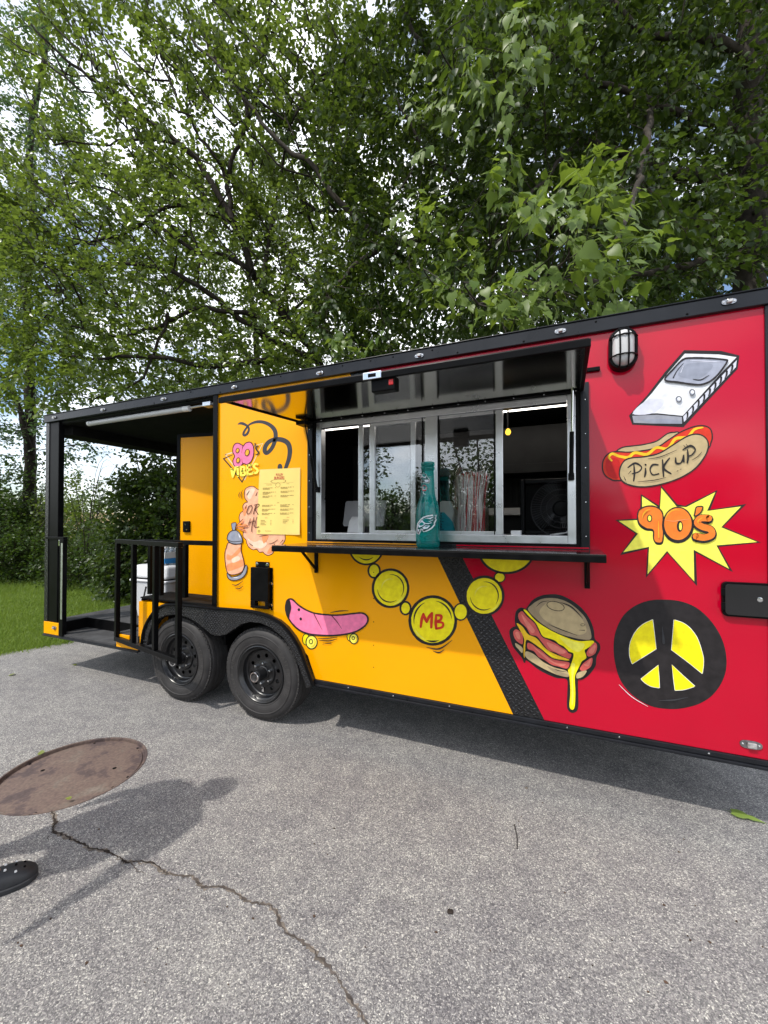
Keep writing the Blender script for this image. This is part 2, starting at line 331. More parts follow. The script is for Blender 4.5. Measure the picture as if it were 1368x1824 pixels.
# ---- wheels
M_letter = mat('raised_rubber', (.055, .052, .050), .5, .35)
def text_shapes(txt, bold=0.0, shear=0.0):
    cu = bpy.data.curves.new('lettering', 'FONT'); cu.body = txt; cu.align_x = 'CENTER'; cu.offset = bold; cu.shear = shear; cu.resolution_u = 2
    ob = bpy.data.objects.new('lettering', cu); COL.objects.link(ob); dg = bpy.context.evaluated_depsgraph_get(); me = ob.evaluated_get(dg).to_mesh()
    vs = [(v.co.x, v.co.y) for v in me.vertices]; fs = [tuple(p.vertices) for p in me.polygons]; ob.evaluated_get(dg).to_mesh_clear(); bpy.data.objects.remove(ob); bpy.data.curves.remove(cu); return vs, fs
def wheel(cx):
    w = empty('wheel', (cx, .09, .362), trailer); cz = .362; c = (cx, 0, cz)
    b = MB(); prof = [(.205, .03), (.212, .005), (.228, -.008), (.26, -.018), (.30, -.020), (.325, -.014), (.343, .002), (.352, .018)]
    for k in range(4):
        y0 = .022 + k * .044; prof += [(.3585, y0), (.361, y0 + .016), (.361, y0 + .034), (.3565, y0 + .035), (.3525, y0 + .037), (.3525, y0 + .042)]
    prof += [(.358, .198), (.352, .206), (.34, .222), (.30, .238), (.25, .235), (.21, .215)]
    ty = b.lathe(prof, c, 'Y', 72).build('tyre', M_rub, w, smooth=True, ang=50)
    b = MB()
    for k in range(60):                                           # shoulder blocks: sipes cut across the outer rib
        a = 6.28318 * k / 60; d = Vector((math.cos(a), 0, math.sin(a))); t = Vector((-d.z, 0, d.x))
        b.obox(Vector(c) + d * .3478 + Vector((0, .013, 0)), d * .0088, t * .0155, Vector((0, .011, 0)))
    tag(b.build('shoulder_block', M_rub, w, bev=.002, seg=1), kind='stuff')
    b = MB(); b.lathe([(.228, -.0095), (.232, -.0125), (.236, -.0130), (.240, -.0115)], c, 'Y', 48); b.lathe([(.292, -.0205), (.295, -.0235), (.299, -.0235), (.302, -.0205)], c, 'Y', 48); b.build('sidewall_ring', M_rub, w, smooth=True)
    b = MB(); b.lathe([(.222, -.004), (.221, -.012), (.214, -.015), (.208, -.010), (.203, .004), (.190, .012), (.186, .045), (.178, .052), (.166, .056)], c, 'Y', 48)
    rim = b.build('rim', M_rim, w, smooth=True, ang=50)
    ring = lambda r, n, ph=0, ox=0, oz=0: [(cx + ox + r * math.cos(6.28318 * i / n + ph), .050, cz + oz + r * math.sin(6.28318 * i / n + ph)) for i in range(n)]
    loops = [[Vector(p) for p in ring(.170, 48)]]
    for k in range(10):
        a = 6.28318 * k / 10 + .2; loops.append([Vector(p) for p in ring(.0165, 12, 0, .132 * math.cos(a), .132 * math.sin(a))][::-1])
    flat = [p for l in loops for p in l]; tri = tessellate_polygon(loops); b = MB(); b.add(flat, [tuple(t) for t in tri])
    d_ = b.build('rim_disc', M_rim, rim); md = d_.modifiers.new('thickness', 'SOLIDIFY'); md.thickness = .006; md.offset = 0
    b = MB(); b.lathe([(.105, .0475), (.098, .036), (.070, .030), (.056, .030), (.054, .022), (.048, .018), (.046, -.055), (.044, -.062), (.0, -.062)], c, 'Y', 32); b.build('hub', M_rim, w, smooth=True, ang=40)
    b = MB(); b.lathe([(.040, -.0625), (.041, -.074), (.037, -.080), (.031, -.080), (.029, -.072)], c, 'Y', 28); b.build('grease_cap', M_chr, w, smooth=True); b = MB(); b.lathe([(.029, -.0725), (.012, -.0728), (.010, -.076), (0, -.0765)], c, 'Y', 20); b.build('cap_plug', M_rub, w, smooth=True)
    for k in range(6):
        a = 6.28318 * k / 6 + .4; p = (cx + .079 * math.cos(a), 0, cz + .079 * math.sin(a))
        b = MB(); b.lathe([(.011, .034), (.011, .012), (.008, .006), (0, .004)], p, 'Y', 6); b.build('lug_nut', M_chr, w)
    b = MB(); a = 4.3; p = Vector((cx + .185 * math.cos(a), -.005, cz + .185 * math.sin(a))); b.tube([p, p + Vector((.012, -.02, .02))], .005, 6); b.build('valve_stem', M_rub, w)
    for txt, a0 in (('TRAILER KING', .15), ('TRAILER KING', math.pi + .15)):
        b = MB(); n_ = len(txt)
        for k, ch in enumerate(txt):
            if ch == ' ': continue
            vs_, fs_ = text_shapes(ch, .01); an = a0 - (k - n_ / 2) * .115 + math.pi / 2 * 0
            b.add([(cx + (.262 + y_ * .044) * math.cos(an - x_ * .044 / .27), -.0198, cz + (.262 + y_ * .044) * math.sin(an - x_ * .044 / .27)) for x_, y_ in vs_], fs_)
        b.build('sidewall_lettering', M_letter, w, fix=False)
    if cx > -2.5: P1('balance_weight', M_chr, w, lambda b: b.box(cx - .025, cx - .006, .040, .0465, cz - .155, cz - .118))
    return w
for cx_ in (-2.19, -3.07): wheel(cx_)
# ---- porch
P1('porch_floor', M_mat_floor, trailer, lambda b: (b.box(XE + .012, XL - .02, .30, 2.43, .42, .50), b.box(XE + .012, -4.85, .01, .30, .42, .50), b.box(-3.92, -3.62, .01, .30, .42, .50)), bev=.003)
P1('entry_step', M_mat_floor, trailer, lambda b: b.box(-4.85, -3.92, -.004, .30, .372, .39))
P1('step_riser', M_blk, trailer, lambda b: (b.box(-4.85, -3.92, .288, .2995, .391, .497), b.box(-4.849, -4.838, .012, .287, .391, .497)))
P1('porch_sill', M_rail, trailer, lambda b: (b.box(XE, -3.585, -.014, .009, .357, .371), b.box(XE, -3.585, -.024, -.0145, .352, .364)), bev=.002)
b = MB(); b.box(XE, face(103.5, 900).x, 0.0, .055, .50, 2.598); post = b.build('porch_post', M_blk, trailer, bev=.004)
P1('diamond_plate_edge', M_tread, post, lambda b: b.box(XE - .004, XE + .055, -.006, -.001, .42, 2.597), bev=.001)
P1('far_porch_post', M_blk, trailer, lambda b: b.box(XE, -4.90, 2.34, 2.44, .50, 2.585), bev=.004)
P1('rear_header', M_matt, trailer, lambda b: b.box(XE + .005, -4.80, .101, 2.44, 2.47, 2.571), bev=.003)
P1('yellow_post_foot', M_yel, trailer, lambda b: b.box(XE + .002, face(110, 1110).x, -.010, .008, .375, face(98, 1109).z), bev=.002)
P1('post_edge_strip', M_alu, trailer, lambda b: b.box(face(112.5, 1000).x, face(115.5, 1000).x, -.0225, -.0205, .55, 1.33))
gp = P1('gate_post', M_blk, trailer, lambda b: (b.box(face(109, 1000).x, face(116, 1000).x, -.02, .02, .375, 1.365), b.box(XE + .03, face(116, 1000).x, -.02, .02, 1.366, 1.392)), bev=.003)
P1('latch_plate', M_chr, gp, lambda b: b.box(-4.80, -4.775, -.026, -.0205, 1.30, 1.36), bev=.002)
P1('yellow_sill_panel', M_yel, trailer, lambda b: b.box(-3.90, -3.60, -.008, .008, .372, .435), bev=.002)
P1('sill_step_edge', M_yel, trailer, lambda b: b.box(-3.90, -3.72, -.006, .006, .455, .492), bev=.002)
wb = [fpt(x, y) for x, y in [(249, 1071), (275, 1073), (303, 1077), (290, 1081), (276, 1090), (265, 1105), (257, 1124), (253, 1148), (249, 1147)]]
P1('wheel_box_panel', M_yel, trailer, lambda b: b.prism(wb, (0, .012, 0)))
P1('wheel_box_side', M_yel, trailer, lambda b: b.box(wb[0][0] - .012, wb[0][0] - .001, .0, .30, .50, wb[0][2]))
P1('wheel_box_top', M_matt, trailer, lambda b: b.box(wb[0][0] - .01, XL - .03, .013, .33, .846, .858))
def rail_set(name, p0, p1, z0, z1, fr, w=.04, bottom=True):
    g = empty(name, (*Vector(p0).xy, z0), trailer); a, c = Vector((*p0, 0)), Vector((*p1, 0)); d = (c - a).normalized()
    P1('top_rail', M_blk, g, lambda b: b.bar(a + Vector((0, 0, z1 - w / 2)), c + Vector((0, 0, z1 - w / 2)), w), bev=.003)
    if bottom: P1('bottom_bar', M_blk, g, lambda b: b.bar(a + Vector((0, 0, z0 + w / 2)), c + Vector((0, 0, z0 + w / 2)), w), bev=.003)
    for f in fr:
        q = a + d * (w / 2) + (c - a - d * w) * f
        P1('baluster', M_blk, g, lambda b: b.obox(q + Vector((0, 0, (z0 + z1) / 2)), d * w * .48, Vector((-d.y, d.x, 0)) * w * .48, (0, 0, (z1 - z0) / 2 - w - .001 if bottom else (z1 - z0) / 2 - w / 2 - .021)), bev=.003)
    return g
rail_set('swung_open_gate', (-3.90, -.01), (-2.795, -.235), .43, 1.385, (0, .30, .66, 1))
rail_set('porch_railing', (-3.66, .06), (XL - .035, .06), .84, 1.385, (.12, .27, .60, .99), bottom=False)
# ---- porch door, open
da, db = Vector((-3.56, .42, 0)), Vector((XL - .035, .56, 0)); dd = (db - da).normalized(); dn = Vector((-dd.y, dd.x, 0)); DZ0, DZ1 = .52, 2.405
door = P1('porch_door', M_yel, trailer, lambda b: b.obox((da + db) / 2 + Vector((0, 0, (DZ0 + DZ1) / 2)), (db - da) / 2, dn * .02, (0, 0, (DZ1 - DZ0) / 2)), bev=.003)
for za, zb in ((DZ0 - .02, DZ0 + .012), (DZ1 - .012, DZ1 + .025)): P1('door_edge', M_blk, door, lambda b: b.bar(da + Vector((0, 0, (za + zb) / 2)), db + Vector((0, 0, (za + zb) / 2)), .052, zb - za, side=dn))
for p in (da - dd * .018, ): P1('door_edge', M_blk, door, lambda b: b.obox(p + Vector((0, 0, (DZ0 + DZ1) / 2)), dd * .018, dn * .027, (0, 0, (DZ1 - DZ0) / 2 + .022)))
lk = atf(341, 941, 3.75); lp = da + dd * .085 - dn * .024
lck = P1('door_lock', M_blk, door, lambda b: b.obox(lp + Vector((0, 0, 1.50)), dd * .038, dn * .016, (0, 0, .055)), bev=.006)
P1('lock_keyhole', M_chr, lck, lambda b: (b.lathe([(0, -.004), (.007, -.004), (.008, 0)], lp - dn * .017 + Vector((-.004, 0, 1.52)), 'Y', 10), b.lathe([(0, -.004), (.006, -.004), (.007, 0)], lp - dn * .017 + Vector((.012, 0, 1.47)), 'Y', 10)))
# ---- porch light tube under the roof
tl = P1('porch_light_tube', M_opal, trailer, lambda b: b.tube([(-4.42, .05, 2.545), (-3.10, .05, 2.545)], .024, 12), smooth=True)
P1('tube_cap', M_white, tl, lambda b: (b.tube([(-4.445, .05, 2.545), (-4.42, .05, 2.545)], .0255, 12), b.tube([(-3.10, .05, 2.545), (-3.03, .05, 2.545)], .0255, 12)), smooth=True)
P1('conduit', M_alu, tl, lambda b: b.tube([(-3.03, .05, 2.55), (-2.72, .05, 2.555)], .009, 8))
P1('junction_box', M_alu, tl, lambda b: b.box(-2.85, -2.76, .02, .09, 2.535, 2.571), bev=.003)
# ---- serving window
win = empty('serving_window', ((XW0 + XW1) / 2, 0, ZW0), trailer)
def frame(b, x0, x1, z0, z1, w, y0, y1, wt=None, wb=None):
    wt = wt or w; wb = wb or w
    b.box(x0, x0 + w, y0, y1, z0, z1); b.box(x1 - w, x1, y0, y1, z0, z1); b.box(x0 + w + .0005, x1 - w - .0005, y0, y1, z1 - wt, z1); b.box(x0 + w + .0005, x1 - w - .0005, y0, y1, z0, z0 + wb)
P1('outer_frame', M_rail, win, lambda b: frame(b, XW0, XW1, ZW0, ZW1, .045, -.018, .045, .04, .06), bev=.004)
P1('jamb', M_matt, win, lambda b: frame(b, XW0 + .0455, XW1 - .0455, ZW0 + .061, ZW1 - .041, .022, -.006, .07, .012, .012))
AX0, AX1, AZ0, AZ1 = XW0 + .068, XW1 - .068, ZW0 + .074, ZW1 - .054
P1('aluminium_frame', M_alu, win, lambda b: frame(b, AX0, AX1, AZ0, AZ1, .045, -.004, .055, .042, .048), bev=.003)
GZ0, GZ1 = AZ0 + .049, AZ1 - .043
px_ = lambda x, Y=.02: fX(x, 850, Y)
def stile(x0, x1, y0, y1, nm='sash_stile'):
    return P1(nm, M_alu, win, lambda b: b.box(px_(x0, y0), px_(x1, y0), y0, y1, GZ0, GZ1), bev=.003)
stile(757, 779, 0.0, .055, 'centre_post'); stile(638, 646, .036, .052); stile(658, 667, .012, .034); stile(731, 740, .036, .052); stile(883, 896, .012, .034)
def pane(x0, x1, y): return P1('glass_pane', M_glass, win, lambda b: b.add([(px_(x0, y), y, GZ0), (px_(x1, y), y, GZ0), (px_(x1, y), y, GZ1), (px_(x0, y), y, GZ1)], [(0, 1, 2, 3)]))
pane(667, 757, .024); pane(646, 731, .046) ; pane(779, 883, .024)
for za, zb in ((GZ0, GZ0 + .02), (GZ1 - .02, GZ1)):
    P1('sash_rail', M_alu, win, lambda b: (b.box(px_(667), px_(757), .013, .033, za, zb), b.box(px_(779), px_(883), .013, .033, za, zb)), bev=.002)
P1('sash_gasket', M_matt, win, lambda b: [b.box(px_(x), px_(x) + .006, .010, .034, GZ0, GZ1) for x in (781, 880, 752)])
P1('window_latch', M_white, win, lambda b: b.box(px_(1015), px_(1022), .0, .03, 1.655, 1.715), bev=.004)
for x in (590, 700, 812, 862, 960):
    P1('frame_screw', M_chr, win, lambda b: b.lathe([(0, -.002), (.004, -.0015), (.005, 0)], (px_(x, 0), -.0185 if x > 0 else 0, ZW0 + .03), 'Y', 8))
P1('interior_sill', M_alu, win, lambda b: b.box(AX0, AX1, .062, .42, GZ0 - .03, GZ0 - .006))
# ---- awning
awn = empty('awning', ((XW0 + XW1) / 2, 0, ZW1), trailer); AL = .78; AZo = 2.240
A0, A1 = -1.81, .078; sl = Vector((0, -AL, AZo - 2.284)); su = sl.normalized(); nu = Vector((0, su.z, -su.y))
hz = Vector((0, -.02, 2.284))
P1('awning_panel', M_under, awn, lambda b: b.obox(Vector(((A0 + A1) / 2, 0, 0)) + hz + sl / 2 + nu * .010, ((A1 - A0) / 2, 0, 0), sl * .499, nu * .006))
P1('awning_cover', M_blk, awn, lambda b: b.obox(Vector(((A0 + A1) / 2, 0, 0)) + hz + sl / 2 + nu * .0195, ((A1 - A0) / 2 + .004, 0, 0), sl * .498, nu * .003), bev=.002)
P1('awning_fascia', M_blk, awn, lambda b: (b.obox(Vector(((A0 + A1) / 2, 0, 0)) + hz + sl + nu * .001, ((A1 - A0) / 2 + .010, 0, 0), su * .010, nu * .0155),
   b.obox(Vector((A0, 0, 0)) + hz + sl / 2 + nu * .004, (.006, 0, 0), sl * .484, nu * .009), b.obox(Vector((A1, 0, 0)) + hz + sl / 2 + nu * .004, (.010, 0, 0), sl * .484, nu * .0125)), bev=.003)
P1('awning_hinge', M_blk, awn, lambda b: b.tube([(A0, -.024, 2.281), (A1, -.024, 2.281)], .006, 8))
for x in np.linspace(A0 + .03, A1 - .03, 12): P1('hinge_screw', M_chr, awn, lambda b: b.lathe([(0, 0), (.004, 0), (.004, .004), (0, .004)], (x, -.05, 2.274), 'Z', 6))
lx = atX(657, 668, -.98); ax = face(657, 668, -.85).x
lt = P1('awning_latch', M_chr, awn, lambda b: b.obox(Vector((ax, 0, 0)) + hz + sl + su * .0145 + nu * .003, (.048, 0, 0), su * .003, nu * .0175), bev=.004)
P1('latch_slot', M_blk, lt, lambda b: b.obox(Vector((ax, 0, 0)) + hz + sl + su * .0185 + nu * .003, (.020, 0, 0), su * .0012, nu * .008))
P1('latch_body', M_blk, lt, lambda b: b.obox(Vector((ax + .045, 0, 0)) + hz + sl * .955 - nu * .038, (.062, 0, 0), su * .03, nu * .033), bev=.006)
M_tail = mat('red_plastic', (0.45, .01, .01), .25)
P1('latch_handle', M_tail, lt, lambda b: b.obox(Vector((ax + .088, 0, 0)) + hz + sl * .985 - nu * .035, (.012, 0, 0), su * .010, nu * .014), bev=.004)
def strut(x, top, low, mid=.5):
    g = empty('gas_strut', (x, low[1], low[2]), awn); a, c = Vector(top), Vector(low); m = a.lerp(c, mid)
    P1('strut_rod', M_chr if x > -1 else M_blk, g, lambda b: b.tube([a, m], .0065 if x > -1 else .005, 8), smooth=True)
    P1('strut_cylinder', M_blk, g, lambda b: b.tube([m, c], .0115, 10), smooth=True)
    P1('strut_foot', M_blk, g, lambda b: b.obox(c + Vector((0, .012, -.008)), (.016, 0, 0), (0, .014, 0), (0, 0, .02)), bev=.004)
strut(-1.70, (-1.735, -.08, 2.27), (-1.665, -.03, 1.79), .55)
strut(.02, (.030, -.10, 2.285), (.022, -.03, 1.81), .5)
P1('strut_bracket', M_blk, awn, lambda b: b.box(-1.785, -1.70, -.12, -.02, 2.245, 2.275), bev=.004)
# ---- counter shelf
shf = empty('counter_shelf', (-.83, 0, 1.37), trailer); SD = .38; S0, S1, SZ = -1.785, .168, 1.392
P1('shelf_top', mat('glossy_black_shelf', (.012, .012, .013), .12, .6, var=.2, rvar=.05), shf, lambda b: b.box(S0, S1, -SD, -.002, SZ - .008, SZ), bev=.002)
P1('shelf_apron', M_blk, shf, lambda b: (b.box(S0, S1, -SD - .002, -SD + .012, SZ - .040, SZ - .0085), b.box(S0, S0 + .012, -SD + .0125, -.002, SZ - .035, SZ - .0085), b.box(S1 - .012, S1, -SD + .0125, -.002, SZ - .035, SZ - .0085)), bev=.002)
for x in (-1.68, .10):
    k = empty('shelf_bracket', (x, 0, 1.2), shf)
    P1('wall_plate', M_blk, k, lambda b: b.box(x - .014, x + .014, -.014, -.001, 1.175, 1.35), bev=.002)
    P1('brace', M_blk, k, lambda b: b.bar((x, -.012, 1.20), (x, -.20, 1.352), .010, .020, side=(1, 0, 0)), bev=.002)
    P1('bolt', M_chr, k, lambda b: b.lathe([(0, -.004), (.006, -.003), (.007, 0)], (x, -.014, 1.21), 'Y', 8))
P1('yellow_edge_strip', mat('orange_edge', (.75, .30, .01), .25), shf, lambda b: b.box(-1.76, dY(1.39), -.020, -.0185, 1.396, 1.404))
P1('red_edge_strip', M_red, shf, lambda b: b.box(dR(1.39), .11, -.020, -.0185, 1.396, 1.404))
# ---- marker lights, wall lamp, hatch, bracket box
def marker(x, y, Y, wd=.040, hg=.018, dark=False):
    v = face(x, y, Y); g = empty('marker_light', v, trailer)
    def oval(b, rx, rz, y0, y1): b.prism([(v.x + rx * math.copysign(abs(math.cos(a)) ** .7, math.cos(a)), y0, v.z + rz * math.copysign(abs(math.sin(a)) ** .8, math.sin(a))) for a in np.linspace(0, 6.2832, 25)[:-1]], (0, y1 - y0, 0))
    P1('lamp_base', M_mkr, g, lambda b: oval(b, wd, hg, Y - .006, Y - .0005), bev=.002)
    P1('lamp_lens', M_lens, g, lambda b: b.box(v.x - wd * .35, v.x + wd * .45, Y - .020, Y - .0062, v.z - hg * .65, v.z + hg * .65), bev=.004)
    P1('lamp_screw', M_chr, g, lambda b: [b.lathe([(0, -.003), (.004, -.002), (.005, 0)], (v.x + q * wd * .72, Y - .0062, v.z), 'Y', 8) for q in (-1, 1)])
for x, y in ((97, 744), (184, 730), (292, 711), (418, 690), (570, 665), (747, 634), (998, 590), (1298, 538)): marker(x, y, -.027, .030 if x > 300 else .036, .0135)
marker(1337, 1326, 0.0, .044, .02); marker(97, 1118, -.0105, .035, .017)
v = face(1108, 627); wl = empty('wall_lamp', v, trailer)
cap = lambda rx, rz, n=32: [(v.x + math.copysign(1, math.cos(a)) * 0 + rx * math.cos(a), v.z + (rz - rx) * math.copysign(1, math.sin(a)) + rx * math.sin(a)) for a in np.linspace(0.001, 6.2832 + .001, n + 1)[:-1]]
def loft(b, rings):
    n = len(rings[0]); vs = [p for r in rings for p in r]
    b.add(vs, [(i * n + k, i * n + (k + 1) % n, (i + 1) * n + (k + 1) % n, (i + 1) * n + k) for i in range(len(rings) - 1) for k in range(n)] + [tuple(range((len(rings) - 1) * n, len(rings) * n))])
P1('lamp_body', M_blk, wl, lambda b: loft(b, [[(x, y, z) for x, z in cap(rx, rz)] for rx, rz, y in ((.068, .112, -.001), (.070, .114, -.045), (.066, .110, -.058), (.056, .100, -.060), (.054, .098, -.050))]), smooth=True)
P1('lamp_diffuser', M_opal, wl, lambda b: loft(b, [[(x, y, z) for x, z in cap(rx, rz)] for rx, rz, y in ((.052, .096, -.05), (.050, .093, -.072), (.042, .085, -.092), (.026, .068, -.104), (.012, .052, -.107))]), smooth=True, ang=80)
gr = empty('lamp_grille', v, wl)
for dx in (-.020, .020): P1('grille_bar', M_blk, wl, lambda b: b.tube([(v.x + dx, y, v.z + z) for y, z in ((-.058, -.104), (-.085, -.096), (-.108, -.06), (-.112, 0), (-.108, .06), (-.085, .096), (-.058, .104))], .0042, 6), smooth=True)
for dz in (-.048, .055): P1('grille_bar', M_blk, wl, lambda b: b.tube([(v.x + x, y, v.z + dz) for x, y in ((-.066, -.055), (-.055, -.08), (-.035, -.106), (0, -.114), (.035, -.106), (.055, -.08), (.066, -.055))], .0042, 6), smooth=True)
bpy.data.objects.remove(gr)
ha, hb = face(1286, 1036, -.02), face(1286, 1097, -.02); hx = ha.x
rr_ = lambda x0, x1, z0, z1, r: [(x0 + r + r * math.cos(t), z1 - r + r * math.sin(t)) for t in np.linspace(math.pi / 2, math.pi, 6)] + [(x0 + r + r * math.cos(t), z0 + r + r * math.sin(t)) for t in np.linspace(math.pi, 1.5 * math.pi, 6)] + [(x1 - r + r * math.cos(t), z0 + r + r * math.sin(t)) for t in np.linspace(1.5 * math.pi, 2 * math.pi, 6)] + [(x1 - r + r * math.cos(t), z1 - r + r * math.sin(t)) for t in np.linspace(0, math.pi / 2, 6)]
M_gblk = mat('glossy_black_plastic', (.010, .010, .011), .13, .6, var=.2)
hat = empty('inlet_hatch', (hx + .12, 0, hb.z), trailer)
P1('hatch_frame', M_blk, hat, lambda b: b.prism([(x, -.022, z) for x, z in rr_(hx, hx + .26, hb.z, ha.z, .022)], (0, .0215, 0)), bev=.004)
P1('hatch_cover', M_gblk, hat, lambda b: b.prism([(x, -.030, z) for x, z in rr_(hx + .010, hx + .25, hb.z + .010, ha.z - .010, .016)], (0, .0075, 0)), bev=.003)
hv = face(1353, 1068, -.03); P1('hatch_lock', M_chr, hat, lambda b: b.lathe([(0, -.006), (.006, -.007), (.011, -.006), (.012, 0)], (hv.x, -.030, hv.z), 'Y', 16), smooth=True)
P1('hatch_hinge', M_blk, hat, lambda b: [b.box(hx - .006, hx + .010, -.029, -.0225, z - .018, z + .018) for z in (hb.z + .05, ha.z - .05)])
ba, bb = face(448, 1010, -.03), face(479, 1088, -.03)
bx_ = empty('bracket_box', ((ba.x + bb.x) / 2, 0, bb.z), trailer)
P1('bracket_shell', M_blk, bx_, lambda b: (b.box(ba.x, bb.x, -.042, -.003, bb.z + .068, ba.z), b.box(ba.x, bb.x, -.042, -.003, bb.z + .012, bb.z + .03), b.box(ba.x, ba.x + .045, -.042, -.003, bb.z + .0305, bb.z + .0675), b.box(bb.x - .03, bb.x, -.042, -.003, bb.z + .0305, bb.z + .0675)), bev=.003)
P1('bracket_flange', M_blk, bx_, lambda b: (b.box(ba.x + .02, bb.x - .02, -.008, -.001, ba.z + .001, ba.z + .042), b.box(ba.x - .012, ba.x - .001, -.008, -.001, bb.z, ba.z), b.box(bb.x + .001, bb.x + .014, -.008, -.001, bb.z, ba.z)), bev=.002)
for x, z in ((ba.x + .035, ba.z + .022), (bb.x - .035, ba.z + .022), (bb.x + .006, ba.z - .12), (bb.x + .006, bb.z + .04), (ba.x - .006, ba.z - .12), (ba.x - .006, bb.z + .04)):
    P1('bolt', M_chr, bx_, lambda b: b.lathe([(0, -.010), (.009, -.010), (.0095, -.002), (.013, -.001), (.013, 0)], (x, -.008, z), 'Y', 6))
hk = face(1056, 658, -.01); P1('window_hook', M_blk, trailer, lambda b: b.box(hk.x - .05, hk.x + .035, -.022, -.001, hk.z - .012, hk.z + .010), bev=.003)
# panel seams and small fixings
P1('panel_screw', M_blk, trailer, lambda b: [b.lathe([(0, -.002), (.003, -.0015), (.004, 0)], (x, -.0005, z), 'Y', 6) for x in (-1.22,) for z in (.55, .70, .86, 1.02, 1.2)])
P1('frame_screw', M_chr, win, lambda b: [b.lathe([(0, -.002), (.0035, -.0015), (.0045, 0)], (x, -.0185, z), 'Y', 6) for x in (XW0 + .02, XW1 - .02) for z in np.linspace(ZW0 + .12, ZW1 - .1, 5)])
# ---- inside the kitchen
il = P1('interior_light_tube', M_led, trailer, lambda b: b.box(-2.40, .65, 1.06, 1.13, 2.50, 2.53))
P1('hood', M_dark, trailer, lambda b: (b.box(-1.5, .85, 1.75, 2.37, 2.05, 2.50), b.box(-1.5, .85, 1.70, 1.7495, 2.03, 2.12)), bev=.005)
P1('back_counter', M_dark, trailer, lambda b: (b.box(-2.2, .85, 1.75, 2.37, .52, 1.40),), bev=.005)
P1('back_shelf', mat('stainless', (.5, .47, .44), .35, .5, metal=.8), trailer, lambda b: b.box(-1.2, .85, 2.1, 2.37, 1.62, 1.70), bev=.004)
P1('interior_door_frame', M_dark, trailer, lambda b: (b.box(-2.62, -2.58, .35, .45, .5, 2.4), b.box(-2.62, -2.58, 1.15, 1.25, .5, 2.4), b.box(-2.62, -2.58, .35, 1.25, 2.3, 2.42)), bev=.004)
P1('wall_rib', M_dark, trailer, lambda b: [b.box(x, x + .02, 2.365, 2.379, 1.75, 2.05) for x in np.linspace(-1.4, .8, 34)])
tag(P1('warm_light_bulb', [M_bulb, M_dark], None, lambda b: (b.lathe([(0, -.021), (.012, -.018), (.019, -.006), (.020, .005), (.015, .017), (.008, .026), (0, .027)], atf(905, 770, 3.0), 'Z', 16, 0), b.tube([atf(905, 770, 3.0) + Vector((0, 0, .027)), Vector((*atf(905, 770, 3.0).xy, 2.575))], .006, 6, mi=1)), smooth=True, fix=False), 'lit yellow bulb hanging inside the serving window', 'light bulb')
# ------------------------------------------------------------------ hand-painted murals on the side panels: thin coats of paint one over another
PC = dict(black=(.020, .017, .018), grey=(.045, .045, .05), pink=(.88, .20, .37), peach=(.86, .44, .27), dpeach=(.85, .30, .12), orange=(.80, .20, .025), yellow=(.94, .77, .008),
          lemon=(.90, .82, .10), bun=(.48, .37, .20), dbun=(.33, .25, .15), bacon=(.58, .10, .085), lbacon=(.70, .20, .15), red=(.50, .012, .012), white=(.72, .73, .76), lav=(.62, .63, .72),
          slate=(.27, .29, .36), steel=(.30, .31, .36), brown=(.075, .018, .010), cream=(.82, .56, .30), mustard=(.80, .50, .02), tred=(.62, .035, .015), panelo=(.80, .40, .03), pale=(.85, .62, .45), screen=(.33, .35, .43), dpink=(.66, .13, .25))
def pm(n): return mat('mural_' + n, PC[n], .45, .28, var=.13 if n not in ('black', 'brown') else .3, scale=26)
